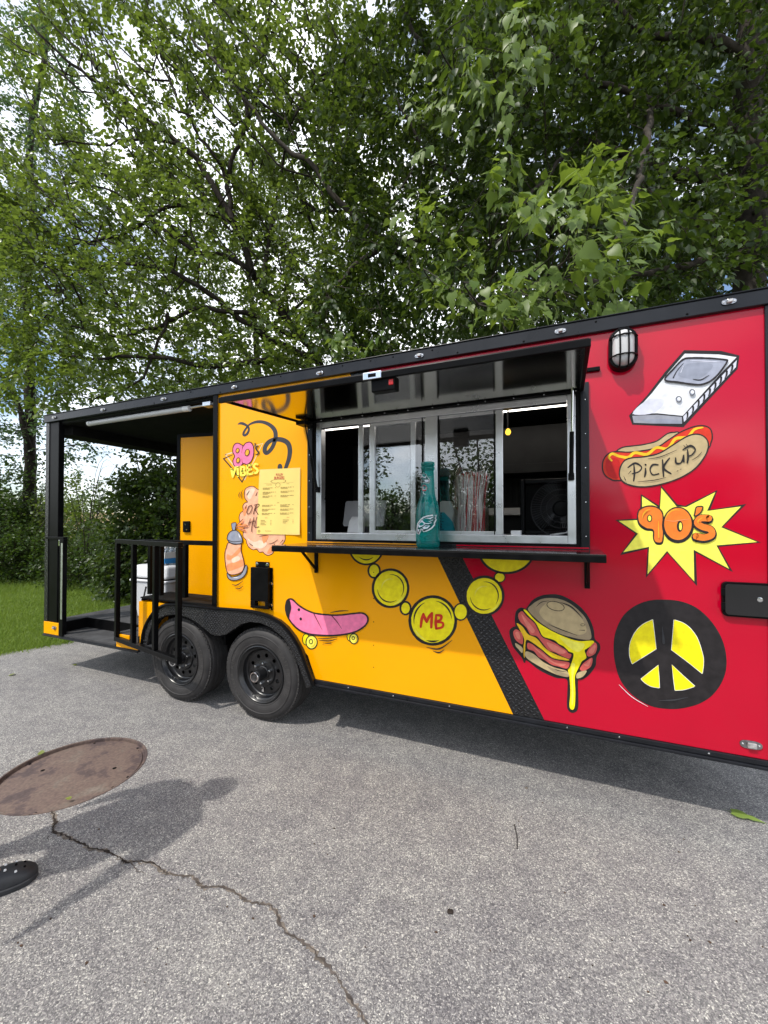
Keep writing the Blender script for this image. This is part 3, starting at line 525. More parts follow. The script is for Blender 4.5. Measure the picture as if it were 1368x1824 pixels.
class Art:
    """one painted motif: shapes in the coordinates of a view of the wall, laid on the wall plane"""
    def __init__(s, ox, oy, k, Y=-0.0006, step=.00035, place=None): s.o = (ox, oy, k); s.Y = Y; s.st = step; s.l = 0; s.b = MB(); s.ms = []; s.place = place
    def mi(s, c):
        m = c if not isinstance(c, str) else pm(c)
        if m not in s.ms: s.ms.append(m)
        return s.ms.index(m)
    def pt(s, p):
        x, y = s.o[0] + p[0] / s.o[2], s.o[1] + p[1] / s.o[2]; Y = s.Y - s.l * s.st
        return s.place(x, y, -Y) if s.place else face(x, y, Y)
    def P(s, c, pts, sm=True, k=5):
        pts = smooth_pts(pts, True, k) if sm else pts; s.l += 1; s.b.poly([s.pt(p) for p in pts], s.mi(c)); return s
    def E(s, c, x, y, rx, ry, n=28, rot=0, a0=0, a1=6.28318):
        return s.P(c, [(x + rx * math.cos(t) * math.cos(rot) - ry * math.sin(t) * math.sin(rot), y + rx * math.cos(t) * math.sin(rot) + ry * math.sin(t) * math.cos(rot)) for t in np.linspace(a0, a1, n + 1)[:n]], False)
    def S(s, c, pts, w, sm=True, closed=False, k=5, jit=.0):
        """brush stroke; w = width or widths along it; pointed ends come from small end widths"""
        ws = list(w) if hasattr(w, '__len__') else [w] * len(pts); q = [(*p, ws[min(i, len(ws) - 1)]) for i, p in enumerate(pts)]
        q = smooth_pts(q, closed, k) if sm else [np.array(a, float) for a in (q + [q[0]] if closed else q)]
        if closed and sm: q.append(q[0])
        n = len(q); l, r = [], []; s.l += 1
        for i, a in enumerate(q):
            j0, j1 = (q[i - 1] if i else (q[-2] if closed else a)), (q[i + 1] if i < n - 1 else (q[1] if closed else a)); d = np.array(j1[:2]) - np.array(j0[:2]); L_ = math.hypot(*d) or 1; nn = np.array((-d[1], d[0])) / L_ * max(a[2], .6) / 2 * (1 + random.uniform(-jit, jit))
            l.append(a[:2] + nn); r.append(a[:2] - nn)
        vs = [s.pt(p) for p in l] + [s.pt(p) for p in r]; s.b.add(vs, [(i, i + 1, n + i + 1, n + i) for i in range(n - 1)], s.mi(c))
        if not closed:                                            # round the ends
            for a, tip in ((q[0], q[1]), (q[-1], q[-2])):
                rr2 = max(a[2], .6) / 2; s.b.poly([s.pt((a[0] + rr2 * math.cos(t), a[1] + rr2 * math.sin(t))) for t in np.linspace(0, 6.283, 9)[:8]], s.mi(c))
        return s
    def O(s, c, pts, w, sm=True, k=5): return s.S(c, pts, w, sm, True, k, .12)
    def EO(s, c, x, y, rx, ry, w, n=26, rot=0): return s.O(c, [(x + rx * math.cos(t) * math.cos(rot) - ry * math.sin(t) * math.sin(rot), y + rx * math.cos(t) * math.sin(rot) + ry * math.sin(t) * math.cos(rot)) for t in np.linspace(0, 6.28318, n + 1)[:n]], w, True, 2)
    def A(s, c, x, y, rx, ry, a0, a1, w, n=9): t = np.linspace(R(a0), R(a1), n); return s.S(c, [(x + rx * math.cos(q), y + ry * math.sin(q)) for q in t], [1 + (w - 1) * math.sin(math.pi * i / (n - 1)) for i in range(n)], True, False, 3)
    def done(s, name, parent, label=None):
        o = s.b.build(name, s.ms, parent, fix=False)
        if label: o['label'] = label
        return o
# ---- black curl, "80's VIBES", triangle
a = Art(390, 740, 7.0125)
a.S('grey', [(235, 112), (268, 98), (305, 104), (345, 125), (368, 150), (372, 185), (352, 228), (322, 248), (305, 238), (312, 205), (340, 160), (372, 120), (430, 90), (500, 78), (570, 88), (640, 122), (690, 175), (708, 235), (700, 310), (668, 395), (620, 455), (585, 468), (570, 430), (588, 370), (640, 318), (720, 298), (800, 308), (862, 350), (886, 430), (876, 530), (850, 610), (830, 668)],
    [6, 29.04, 34.32, 29.04, 26.4, 26.4, 29.04, 29.04, 29.04, 26.4, 23.76, 21.12, 29.04, 36.96, 42.24, 47.52, 52.8, 52.8, 50.16, 47.52, 47.52, 50.16, 52.8, 52.8, 50.16, 55.44, 60.72, 60.72, 58.08, 52.8, 47.52, 44.88])
a.E('grey', 762, 648, 30, 46); a.done('painted_curl', trailer)
a = Art(390, 740, 7.0125)
a.S('cream', [(82, 490), (548, 348), (318, 805), (82, 490)], 17, False); a.S('black', [(56, 540), (170, 492)], [14, 6]); a.S('black', [(56, 540), (160, 660), (288, 832)], [14, 16, 14]); a.S('black', [(286, 832), (330, 752)], [14, 6])
a.done('painted_triangle', trailer)
a = Art(390, 740, 7.0125, Y=-.0022); blob = [(200, 356), (240, 346), (285, 368), (305, 378), (335, 345), (385, 333), (418, 360), (434, 420), (430, 500), (400, 575), (350, 612), (305, 600), (270, 632), (222, 646), (186, 618), (174, 565), (196, 508), (174, 462), (176, 400)]
a.P('pink', blob); a.O('brown', blob, 12); a.S('brown', [(302, 380), (290, 420), (285, 470)], [10, 6, 3]); a.S('brown', [(285, 540), (290, 580), (300, 602)], [3, 6, 10])
for x, y, rx, ry in ((232, 438, 20, 30), (352, 463, 26, 42), (238, 560, 22, 32)): a.E('panelo', x, y, rx, ry, rot=.25); a.EO('brown', x, y, rx, ry, 9, rot=.25)
a.S('black', [(449, 345), (452, 365), (442, 392)], [12, 14, 5]); a.S('black', [(496, 388), (476, 384), (460, 410), (476, 438), (494, 458), (480, 488), (454, 482)], [8, 15, 17, 17, 17, 15, 7])
for st in ([(155, 668), (172, 765)], [(172, 765), (208, 650)], [(232, 645), (238, 755)], [(270, 640), (276, 748)], [(270, 640), (316, 650), (310, 688), (275, 692), (322, 708), (318, 742), (276, 748)], [(352, 628), (358, 738)], [(352, 628), (405, 618)], [(354, 682), (400, 674)], [(358, 738), (412, 728)], [(480, 610), (448, 608), (434, 636), (462, 662), (484, 690), (462, 718), (428, 712)]): a.S('lemon', st, 27)
a.done('painted_eighties_lettering', trailer)
# ---- peach cloud and spray can
a = Art(390, 740, 7.0125, Y=-.0005)
cl = [(318, 985), (326, 925), (370, 892), (430, 886), (500, 930), (640, 960), (760, 1100), (820, 1350), (826, 1490), (826, 1550), (800, 1600), (752, 1632), (716, 1650), (690, 1690), (664, 1730), (612, 1748), (568, 1728), (548, 1706), (505, 1708), (470, 1672), (425, 1678), (372, 1645), (345, 1590), (338, 1555), (302, 1512), (304, 1450), (312, 1390), (262, 1330), (252, 1265), (272, 1215), (302, 1190), (298, 1130), (325, 1092), (356, 1080), (326, 1040)]
a.P('peach', cl); a.O('brown', cl, 9)
a.P('pale', [(345, 990), (352, 940), (400, 915), (450, 920), (420, 1000), (380, 1050)]); a.P('dpeach', [(300, 1200), (330, 1130), (350, 1170), (320, 1260)]); a.P('pale', [(360, 1540), (440, 1580), (520, 1560), (600, 1600), (540, 1660), (430, 1640)])
a.P('dpeach', [(640, 1650), (690, 1610), (690, 1680), (650, 1715), (600, 1720)]); a.P('dpeach', [(540, 1500), (560, 1600), (620, 1500)])
for st in ([(380, 940), (352, 985), (352, 1000)], [(480, 955), (460, 1000)], [(345, 1115), (330, 1160)], [(505, 1510), (560, 1500), (610, 1500)], [(620, 1605), (680, 1590), (735, 1550)], [(690, 1600), (700, 1640), (750, 1650)], [(380, 1600), (420, 1625)], [(760, 1600), (800, 1555)]): a.S('brown', st, [4, 9, 4])
for st in ([(405, 1122), (372, 1140), (350, 1200), (358, 1232), (388, 1215), (412, 1160), (405, 1122)], [(470, 1112), (448, 1165), (428, 1232)], [(440, 1122), (490, 1108), (500, 1130), (448, 1172)], [(448, 1170), (488, 1236)], [(392, 1288), (372, 1370)], [(364, 1345), (446, 1318)], [(436, 1272), (412, 1380), (405, 1450)], [(474, 1272), (446, 1380), (462, 1398), (500, 1390)]): a.S('brown', st, [8, 11, 8], jit=.1)
a.S('brown', [(268, 950), (248, 990), (254, 1030)], [3, 10, 3]); a.S('brown', [(298, 928), (276, 985), (290, 1050)], [3, 10, 3])
for p in ([(205, 1380), (302, 1290), (290, 1345)], [(205, 1392), (330, 1350), (365, 1385), (300, 1400)], [(205, 1402), (300, 1412), (345, 1452), (300, 1445)]): a.P('dpeach', p, False)
for st in ([(205, 1385), (302, 1292)], [(210, 1405), (330, 1440)], [(205, 1395), (360, 1376)]): a.S('brown', st, [3, 6, 3])
a.done('painted_cloud', trailer)
a = Art(380, 690, 4.56, Y=-.0045); body = [(122, 1262), (170, 1276), (222, 1272), (225, 1325), (245, 1405), (250, 1455), (228, 1500), (165, 1522), (115, 1506), (96, 1420), (94, 1345), (106, 1300)]
a.P('peach', body); a.P('dpeach', [(112, 1355), (150, 1365), (215, 1300), (222, 1330), (160, 1392), (112, 1400)]); a.P('dpeach', [(112, 1440), (190, 1415), (238, 1400), (244, 1445), (170, 1480), (118, 1490)]); a.P('pale', [(150, 1395), (200, 1370), (215, 1400), (160, 1425)]); a.O('brown', body, 6)
rim_ = [(112, 1506), (150, 1540), (225, 1515), (262, 1445), (274, 1460), (262, 1515), (225, 1552), (165, 1568), (120, 1550)]; a.P('steel', rim_); a.S('white', [(160, 1545), (200, 1545)], 8); a.O('black', rim_, 6)
dome = [(112, 1232), (124, 1186), (160, 1160), (190, 1164), (218, 1190), (236, 1242), (226, 1266), (180, 1272), (138, 1262)]; a.P('steel', dome); a.P('slate', [(140, 1235), (150, 1190), (175, 1180), (170, 1240)]); a.S('black', [(114, 1238), (160, 1254), (232, 1248)], 5); a.S('white', [(205, 1190), (220, 1225)], 8); a.O('black', dome, 6)
noz = [(148, 1106), (176, 1098), (186, 1106), (178, 1142), (174, 1160), (156, 1158), (150, 1136)]; a.P('slate', noz); a.O('black', noz, 5)
a.S('black', [(150, 1600), (190, 1606), (240, 1572)], [3, 8, 3]); a.S('black', [(178, 1630), (208, 1636), (242, 1612)], [3, 8, 3])
a.done('painted_spray_can', trailer)
# ---- skateboard
a = Art(480, 970, 2.736); dk = [(92, 268), (112, 268), (145, 298), (190, 324), (240, 338), (330, 344), (410, 336), (452, 334), (476, 350), (478, 375), (458, 402), (410, 428), (330, 442), (250, 442), (178, 432), (130, 405), (94, 362), (80, 320), (82, 284)]
for x, y, r_ in ((178, 462, 17), (392, 448, 14)): a.E('yellow', x, y, r_, r_ * 1.6); a.EO('black', x, y, r_, r_ * 1.6, 4)
for x, y, r_ in ((205, 476, 27), (411, 459, 20)): a.E('lemon', x, y, r_, r_ * 1.2); a.EO('black', x, y, r_, r_ * 1.2, 5); a.EO('black', x - 3, y - 3, r_ * .3, r_ * .4, 4); a.A('mustard', x, y, r_ * .65, r_ * .8, -60, 100, 5)
a.P('pink', dk); a.P('black', [(84, 284), (98, 270), (106, 308), (98, 345), (96, 365), (80, 322)]); a.P('dpink', [(270, 342), (300, 345), (290, 400), (300, 440), (268, 442)]) if False else None
a.O('black', dk, 8)
a.S('brown', [(215, 335), (238, 380), (258, 418)], [4, 3, 1]); a.S('brown', [(302, 345), (330, 378), (353, 412)], [4, 3, 1])
for x, y in ((143, 317), (152, 362)): a.E('black', x, y, 6, 7)
for st in ([(298, 331), (340, 324), (384, 322)], [(235, 458), (280, 458), (330, 452)], [(240, 466), (290, 470), (328, 460)], [(258, 485), (300, 480)]): a.S('black', st, [2, 5, 2])
a.done('painted_skateboard', trailer)
# ---- bubbles of the chain and the MB disc
def bub(x, y, rx, ry, w, ring=True, chord=None, nm='painted_bubble'):
    a = Art(480, 970, 2.736, Y=-.0006 if x < 880 else -.0036)
    if chord is None: a.E('yellow', x, y, rx, ry); a.EO('black', x, y, rx, ry, w)
    else:
        t0 = math.asin((chord - y) / ry); ts = np.linspace(t0, math.pi - t0, 24); q = [(x + rx * math.cos(t), y + ry * math.sin(t)) for t in ts]; a.P('yellow', q, False); a.S('black', q, w, False)
    if ring:
        if chord is None:
            a.A('black', x, y, rx * .70, ry * .72, 150, 30, 7) if False else None
            a.A('black', x - 2, y, rx * .72, ry * .74, 60, 175, 6); a.A('black', x + 2, y, rx * .72, ry * .74, -95, 35, 6); a.A('lemon', x, y, rx * .85, ry * .86, 20, 80, 7); a.A('lemon', x, y, rx * .5, ry * .5, 180, 290, 7)
        else: a.A('black', x, y - ry * .12, rx * .72, ry * .85, 55, 125, 6)
    return a
bub(472, 12, 82, 85, 9, True, 30).done('painted_bubble', trailer); bub(1155, 25, 135, 114, 11, False, 30).done('painted_bubble', trailer)
bub(510, 128, 28, 34, 9, False).done('painted_bubble', trailer); bub(590, 213, 86, 91, 12).done('painted_bubble', trailer); bub(663, 310, 25, 31, 9, False).done('painted_bubble', trailer)
bub(1122, 160, 26, 24, 6, False).done('painted_bubble', trailer); bub(1047, 250, 92, 93, 12).done('painted_bubble', trailer); bub(932, 328, 33, 40, 7, False).done('painted_bubble', trailer)
a = bub(796, 370, 112, 116, 14, False); a.A('black', 796, 370, 92, 96, 170, 245, 8); a.A('black', 796, 370, 92, 96, -80, -5, 8); a.A('black', 796, 378, 90, 94, 70, 110, 9); a.A('lemon', 796, 370, 96, 100, 110, 160, 8)
for st in ([(737, 402), (742, 365), (750, 338)], [(750, 338), (758, 360), (766, 378)], [(766, 378), (778, 352), (792, 334)], [(792, 334), (790, 370), (788, 404)], [(812, 344), (810, 380), (812, 408)], [(812, 344), (836, 348), (834, 366), (814, 376), (844, 382), (842, 402), (812, 410)]): a.S('tred', st, [10, 14, 11])
a.S('black', [(766, 500), (828, 508), (890, 466)], [2, 7, 2]); a.S('black', [(796, 518), (826, 526), (852, 512)], [2, 7, 2]); a.done('painted_disc_with_letters', trailer)
# ---- handheld game
a = Art(1040, 510, 4.1707)
a.P('black', [(335, 960), (470, 810), (600, 640), (745, 474), (1020, 480), (1156, 514), (1142, 612), (740, 1046), (360, 1027)], False); a.P('white', [(362, 950), (500, 800), (620, 650), (750, 500), (1000, 506), (1134, 526), (1010, 655), (735, 962), (545, 943), (440, 946)], False)
a.P('lav', [(362, 946), (520, 940), (600, 850), (480, 840)]); a.P('steel', [(360, 962), (545, 954), (728, 970), (730, 1022), (520, 1020), (370, 1014)], False); a.P('slate', [(400, 990), (600, 985), (725, 1000), (728, 1020), (520, 1018)], False); a.P('lav', [(738, 968), (1136, 548), (1130, 600), (744, 1008)], False)
for i in range(9):
    t = .05 + i * .105; x0, y0 = 738 + (1136 - 738) * t, 968 + (548 - 968) * t; x1, y1 = 744 + (1130 - 744) * t, 1008 + (600 - 1008) * t; a.S('black', [(x0 + 12, y0 - 8), ((x0 + x1) / 2 + 10, (y0 + y1) / 2 - 2), (x1 - 1, y1 - 3)], [15, 12, 4])
sc = [(602, 694), (660, 620), (735, 545), (800, 532), (930, 534), (1050, 545), (1064, 560), (1010, 640), (955, 694), (900, 722), (835, 730), (700, 712)]; a.P('screen', sc); a.P('slate', [(700, 660), (760, 580), (900, 570), (960, 590), (900, 660), (820, 690)]); a.S('lav', [(790, 552), (900, 556), (1010, 562)], [3, 7, 3]); a.S('lav', [(740, 590), (720, 640)], [3, 6, 3]); a.O('black', sc, 13); a.S('black', [(664, 680), (690, 630), (740, 570)], [8, 6, 3]); a.S('black', [(812, 690), (870, 694), (930, 660)], [4, 8, 3])
for x, y in ((705, 838), (805, 787)): a.E('slate', x, y, 20, 21); a.E('white', x + 2, y - 2, 13, 13); a.EO('black', x, y, 20, 21, 4)
a.done('painted_handheld_game', trailer)
# ---- hot dog "PiCK UP"
a = Art(1040, 510, 4.1707); bb_ = [(244, 1224), (290, 1196), (360, 1186), (440, 1176), (540, 1150), (620, 1095), (670, 1085), (704, 1090), (680, 1180), (400, 1260), (260, 1250)]
a.P('bun', bb_); a.O('black', bb_, 9)
sa = [(138, 1340), (148, 1285), (184, 1242), (240, 1228), (330, 1232), (430, 1222), (540, 1198), (630, 1140), (720, 1082), (820, 1042), (890, 1036), (938, 1058), (954, 1110), (944, 1160), (900, 1220), (600, 1400), (270, 1442), (195, 1430), (152, 1395)]
a.P('tred', sa); a.P('red', [(160, 1340), (180, 1280), (260, 1290), (260, 1420), (190, 1410)]); a.O('black', sa, 9)
a.S('mustard', [(206, 1294), (186, 1268), (212, 1244), (262, 1262), (330, 1270), (380, 1236), (468, 1248), (540, 1198), (622, 1206), (682, 1132), (770, 1120), (820, 1064), (884, 1048)], [13, 17, 20, 20, 22, 22, 22, 20, 22, 22, 22, 18, 10])
fb = [(264, 1392), (280, 1325), (330, 1280), (450, 1266), (560, 1240), (660, 1180), (760, 1118), (830, 1098), (890, 1114), (924, 1165), (908, 1245), (830, 1350), (710, 1425), (560, 1474), (430, 1490), (335, 1474), (282, 1442)]
a.P('bun', fb); a.O('black', fb, 10)
for st in ([(372, 1328), (376, 1390), (370, 1446)], [(328, 1346), (380, 1314), (428, 1342), (410, 1376), (362, 1392)], [(458, 1352), (458, 1385), (452, 1414)], [(456, 1322), (459, 1326)], [(552, 1326), (512, 1326), (492, 1362), (512, 1400), (556, 1392)], [(584, 1288), (588, 1350), (592, 1412)], [(636, 1276), (592, 1346), (646, 1390)], [(682, 1274), (686, 1312), (722, 1310), (742, 1256)], [(742, 1254), (742, 1302)], [(770, 1214), (774, 1270), (768, 1312)], [(736, 1214), (792, 1184), (828, 1212), (802, 1252), (770, 1262)]): a.S('black', st, [9, 15, 10], jit=.08)
for st in ([(480, 1282), (570, 1266), (690, 1216)], [(806, 1290), (850, 1262), (876, 1230)], [(400, 1452), (520, 1440), (610, 1420)], [(690, 1374), (700, 1370)], [(716, 1360), (722, 1358)], [(740, 1180), (752, 1192)], [(760, 1172), (768, 1184)], [(296, 1410), (310, 1440)], [(330, 1395), (350, 1372)]): a.S('black', st, [3, 6, 3])
a.done('painted_hot_dog', trailer)
# ---- 90's burst
a = Art(1040, 860, 3.509)
a.P('black', [(482, 14), (584, 134), (632, 144), (836, 44), (790, 168), (1016, 132), (872, 274), (1106, 373), (842, 400), (932, 558), (700, 436), (708, 646), (522, 438), (388, 594), (398, 412), (226, 452), (322, 318), (196, 232), (350, 222), (356, 70), (470, 142)], False)
a.P('lemon', [(484, 32), (580, 148), (640, 152), (822, 58), (770, 176), (982, 148), (858, 278), (1084, 370), (828, 391), (908, 538), (686, 418), (690, 616), (520, 426), (398, 572), (408, 400), (246, 434), (338, 318), (218, 238), (364, 232), (364, 84), (476, 160)], False)
s9 = [(336, 215), (346, 170), (395, 146), (450, 150), (488, 180), (497, 240), (497, 330), (488, 372), (452, 374), (436, 350), (432, 296), (390, 286), (350, 258)]
a.P('black', [(x - 4 if x < 420 else x + 2, y + (12 if y > 200 else 0)) for x, y in s9]); a.P('orange', s9); a.E('lemon', 411, 222, 13, 20); a.EO('black', 411, 222, 13, 20, 6); a.O('black', s9, 8)
a.E('black', 588, 266, 100, 112); a.E('orange', 588, 257, 90, 104); a.EO('black', 588, 257, 90, 104, 8); a.E('black', 600, 272, 19, 34); a.E('lemon', 604, 272, 9, 24); a.A('panelo', 575, 250, 68, 82, 190, 290, 9); a.S('dpeach', [(505, 232), (560, 240), (600, 234), (660, 226)], [2, 5, 5, 2])
ap = [(694, 190), (702, 154), (724, 148), (744, 152), (732, 184), (708, 204), (690, 206)]; a.P('orange', ap); a.O('black', ap, 8)
ss = [(782, 222), (730, 222), (708, 250), (740, 274), (790, 290), (800, 325), (752, 342), (700, 334)]; a.S('black', [(x, y + 6) for x, y in ss], 58); a.S('orange', ss, 40); a.S('panelo', [(740, 218), (714, 238), (716, 256)], [3, 8, 3])
a.A('panelo', 420, 225, 55, 60, 180, 270, 9); a.S('panelo', [(466, 240), (468, 340)], [3, 9]); a.done('painted_nineties_burst', trailer)
# ---- peace sign
a = Art(1040, 860, 3.509)
a.P('black', [(186, 1040), (196, 940), (240, 840), (310, 775), (400, 738), (500, 730), (610, 742), (710, 785), (800, 870), (865, 980), (892, 1100), (878, 1210), (820, 1310), (740, 1372), (640, 1405), (540, 1414), (420, 1396), (310, 1332), (232, 1240), (198, 1140)])
for st, ar in (([(430, 856), (442, 950), (452, 1038)], [(302, 1132), (286, 1080), (288, 1010), (318, 938), (368, 886), (430, 856)]), ([(740, 1192), (640, 1112), (548, 1044)], [(564, 856), (640, 888), (704, 962), (742, 1070), (748, 1130), (740, 1192)]), ([(466, 1140), (470, 1212)], [(473, 1282), (420, 1272), (382, 1250), (357, 1226)]), ([(560, 1220), (550, 1138), (620, 1205)], [(694, 1272), (630, 1292), (570, 1297)])):
    q = st[:-1] + [tuple(p) for p in ([st[-1]] if st[-1] != ar[0] else [])] + [tuple(p) for p in smooth_pts(ar, False, 6)]
    a.O('white', q, 6, False); a.P('yellow', q, False)
a.S('grey', [(470, 1360), (560, 1358), (650, 1340)], [3, 10, 3]); a.S('grey', [(490, 900), (500, 1000)], [3, 18, 3]); a.S('white', [(220, 1262), (300, 1338), (400, 1398)], [2, 4, 2])
a.done('painted_peace_sign', trailer)
# ---- burger
a = Art(880, 1040, 5.948)
sil = [(340, 268), (400, 190), (470, 144), (560, 120), (680, 122), (790, 165), (900, 240), (990, 345), (1045, 470), (1062, 585), (1112, 640), (1116, 700), (1080, 770), (1066, 870), (1000, 960), (930, 1008), (884, 1012), (884, 1150), (884, 1310), (846, 1358), (800, 1345), (780, 1290), (784, 1150), (776, 1008), (650, 986), (480, 905), (346, 804), (322, 832), (300, 780), (212, 668), (182, 588), (170, 500), (205, 462), (234, 452), (226, 380), (242, 290), (290, 258)]; a.P('black', sil)
a.O('black', sil, 15); a.P('dbun', [(362, 278), (408, 215), (490, 166), (580, 150), (680, 158), (790, 200), (890, 275), (970, 365), (1018, 480), (1026, 582), (930, 588), (800, 560), (690, 525), (580, 470), (470, 392)]); a.P('bun', [(560, 200), (650, 185), (800, 250), (930, 370), (980, 500), (900, 540), (760, 500), (560, 400), (480, 300)])
a.EO('black', 652, 236, 94, 46, 7, rot=.25); a.S('black', [(445, 245), (500, 195), (580, 180)], [2, 8, 3]); a.S('black', [(700, 195), (820, 245), (940, 365)], [3, 14, 3]); a.S('black', [(580, 430), (700, 480), (880, 545)], [2, 9, 3]); a.S('black', [(900, 490), (960, 492)], [3, 8]); a.EO('black', 940, 434, 22, 12, 4)
a.P('yellow', [(318, 286), (344, 282), (450, 396), (600, 492), (760, 565), (900, 606), (1046, 602), (1050, 640), (985, 685), (960, 706), (978, 780), (930, 822), (905, 870), (866, 952), (856, 1010), (862, 1150), (856, 1290), (834, 1334), (800, 1300), (808, 1150), (800, 1000), (782, 900), (822, 832), (842, 742), (790, 715), (740, 664), (690, 638), (640, 598), (560, 572), (520, 560), (470, 490), (420, 400)])
a.P('lemon', [(700, 560), (850, 610), (960, 640), (900, 720), (820, 690), (740, 620)]); a.P('lemon', [(820, 850), (860, 860), (838, 1000), (842, 1200), (824, 1280), (822, 1000)])
b1 = [(250, 330), (276, 292), (306, 288), (352, 340), (430, 410), (470, 480), (510, 555), (580, 590), (650, 622), (720, 668), (770, 700), (790, 728), (826, 748), (800, 798), (720, 770), (640, 730), (570, 706), (500, 620), (450, 560), (385, 544), (340, 470), (270, 400)]
a.P('bacon', b1); a.P('lbacon', [(290, 320), (360, 400), (430, 490), (400, 520), (330, 420)]); a.P('lbacon', [(560, 620), (650, 650), (760, 720), (700, 740), (600, 690)]); a.O('black', b1, 11)
c2 = [(240, 418), (300, 452), (362, 535), (452, 578), (540, 680), (640, 742), (800, 806), (700, 806), (612, 780), (500, 690), (408, 622), (346, 592), (332, 650), (326, 770), (314, 775), (308, 690), (320, 590), (280, 500)]
a.P('mustard', c2); a.P('yellow', [(400, 580), (500, 670), (610, 750), (680, 785), (600, 765), (480, 660)])
b2 = [(352, 622), (402, 632), (455, 672), (510, 705), (580, 768), (650, 800), (740, 815), (806, 836), (776, 902), (680, 880), (610, 862), (530, 810), (470, 780), (420, 720), (352, 690)]; a.P('bacon', b2); a.P('lbacon', [(420, 670), (520, 740), (640, 830), (760, 850), (700, 870), (560, 800)]); a.O('black', b2, 11)
b3 = [(204, 506), (238, 482), (292, 520), (306, 570), (300, 640), (240, 605), (212, 560)]; a.P('bacon', b3); a.P('lbacon', [(225, 520), (260, 510), (280, 580), (250, 580)])
for q in ([(982, 722), (1060, 624), (1092, 660), (1070, 738), (1002, 770)], [(932, 858), (980, 815), (1040, 784), (1028, 872), (950, 922), (910, 906)]): a.P('bacon', q); a.P('lbacon', [(q[0][0] + 20, q[0][1]), (q[1][0], q[1][1] + 25), (q[2][0] - 15, q[2][1] + 10), (q[3][0] - 25, q[3][1])])
a.P('bun', [(228, 628), (300, 676), (298, 732), (256, 690), (230, 660)]); a.P('bun', [(338, 716), (420, 744), (520, 826), (640, 886), (768, 922), (786, 985), (660, 960), (500, 885), (342, 782)]); a.P('dbun', [(560, 870), (700, 930), (780, 960), (782, 985), (660, 955)]); a.P('bun', [(884, 944), (980, 918), (950, 975), (900, 1000), (872, 994)])
a.S('black', [(640, 900), (690, 920), (760, 930)], [2, 8, 2]); a.S('brown', [(310, 640), (318, 800), (318, 826)], [3, 4, 2]); a.done('painted_burger', trailer)
# ---- menu sheet taped to the wall
menu = tag(empty('menu_sheet', face(497, 952, -.006)), 'yellow paper menu sheet taped beside the serving window over the peach cloud', 'menu')
M_paper = mat('yellow_paper', (.84, .64, .19), .6, .3, var=.05, scale=5); M_ink = mat('menu_ink', (.28, .17, .05), .6, .2); M_inkr = mat('menu_red_ink', (.50, .05, .05), .6, .2)
b = MB(); nu_, nv_ = 8, 10; TLc, TRc, BRc, BLc = [np.array(q, float) for q in ((462.3, 836.5), (535, 833), (533.8, 952.8), (457, 951.2))]
def sheet(u, v, lift=0.0):
    q = (TLc * (1 - u) + TRc * u) * (1 - v) + (BLc * (1 - u) + BRc * u) * v
    return face(q[0], q[1], -.006 - .012 * (max(0, u - .78) / .22) ** 2 * (v ** 4) - .0005 * math.sin(u * 7 + v * 5) - lift)
vs = [sheet(i / nu_, j / nv_) for j in range(nv_ + 1) for i in range(nu_ + 1)]
b.add(vs, [(j * (nu_ + 1) + i, j * (nu_ + 1) + i + 1, (j + 1) * (nu_ + 1) + i + 1, (j + 1) * (nu_ + 1) + i) for j in range(nv_) for i in range(nu_)])
o = b.build('paper', M_paper, menu, smooth=True)
def menu_text(txt, u, v, h, m, bold=0.0, wide=1.0):
    vs, fs = text_shapes(txt, bold); return m.add([sheet(u + x * h * .62 * wide * 1.6, v - y * h, .0012) for x, y in vs], fs)
b = MB(); menu_text('ROLLIN', .49, .105, .050, b, .02); menu_text('BURGERS', .49, .160, .060, b, .02); menu_text('DRINKS', .21, .755, .018, b); menu_text('TREATS', .72, .748, .018, b); b.build('title_print', M_inkr, menu, fix=False)
b = MB(); menu_text('SMASH BURGERS', .25, .248, .018, b); menu_text('LOADED', .70, .238, .018, b); menu_text('SIDES', .48, .523, .022, b); menu_text('@rollinburgers', .27, .955, .022, b)
def dash(u0, u1, v, t=.006): b.add([sheet(u0, v, .0012), sheet(u1, v, .0012), sheet(u1, v + t, .0012), sheet(u0, v + t, .0012)], [(0, 1, 2, 3)])
for c0, vv in ((.10, (.285, .35, .41, .55, .61, .675)), (.53, (.28, .34, .405, .545, .61, .67))):
    for v0 in vv:
        x = c0
        while x < c0 + .24: w_ = random.uniform(.03, .07); dash(x, x + w_, v0, .007); x += w_ + .012
        dash(c0 + .29, c0 + .315, v0, .007)
        for k in range(random.choice((2, 3))): dash(c0, c0 + random.uniform(.12, .22), v0 + .014 + .010 * k, .0035)
for k in range(4): dash(.08, .08 + .10 + .03 * (k % 2), .785 + .022 * k, .007); dash(.31, .335, .785 + .022 * k, .007)
for k in range(3): dash(.60, .74 - .03 * k, .775 + .022 * k, .007); dash(.83, .85, .775 + .022 * k, .007)
dash(.12, .40, .218, .002); dash(.58, .84, .214, .002)
def ringm(u, v, ru, rv, t, n=20):
    vs = [sheet(u + ru * q * math.cos(w), v + rv * q * math.sin(w), .0012) for q in (1, 1 - t) for w in np.linspace(0, 6.283, n + 1)[:n]]; b.add(vs, [(i, (i + 1) % n, n + (i + 1) % n, n + i) for i in range(n)])
ringm(.46, .245, .058, .036, .12); ringm(.055, .955, .035, .024, .2, 4); ringm(.055, .955, .016, .011, .25); ringm(.47, .19, .19, .03, .08)
b.build('small_print', M_ink, menu, fix=False)
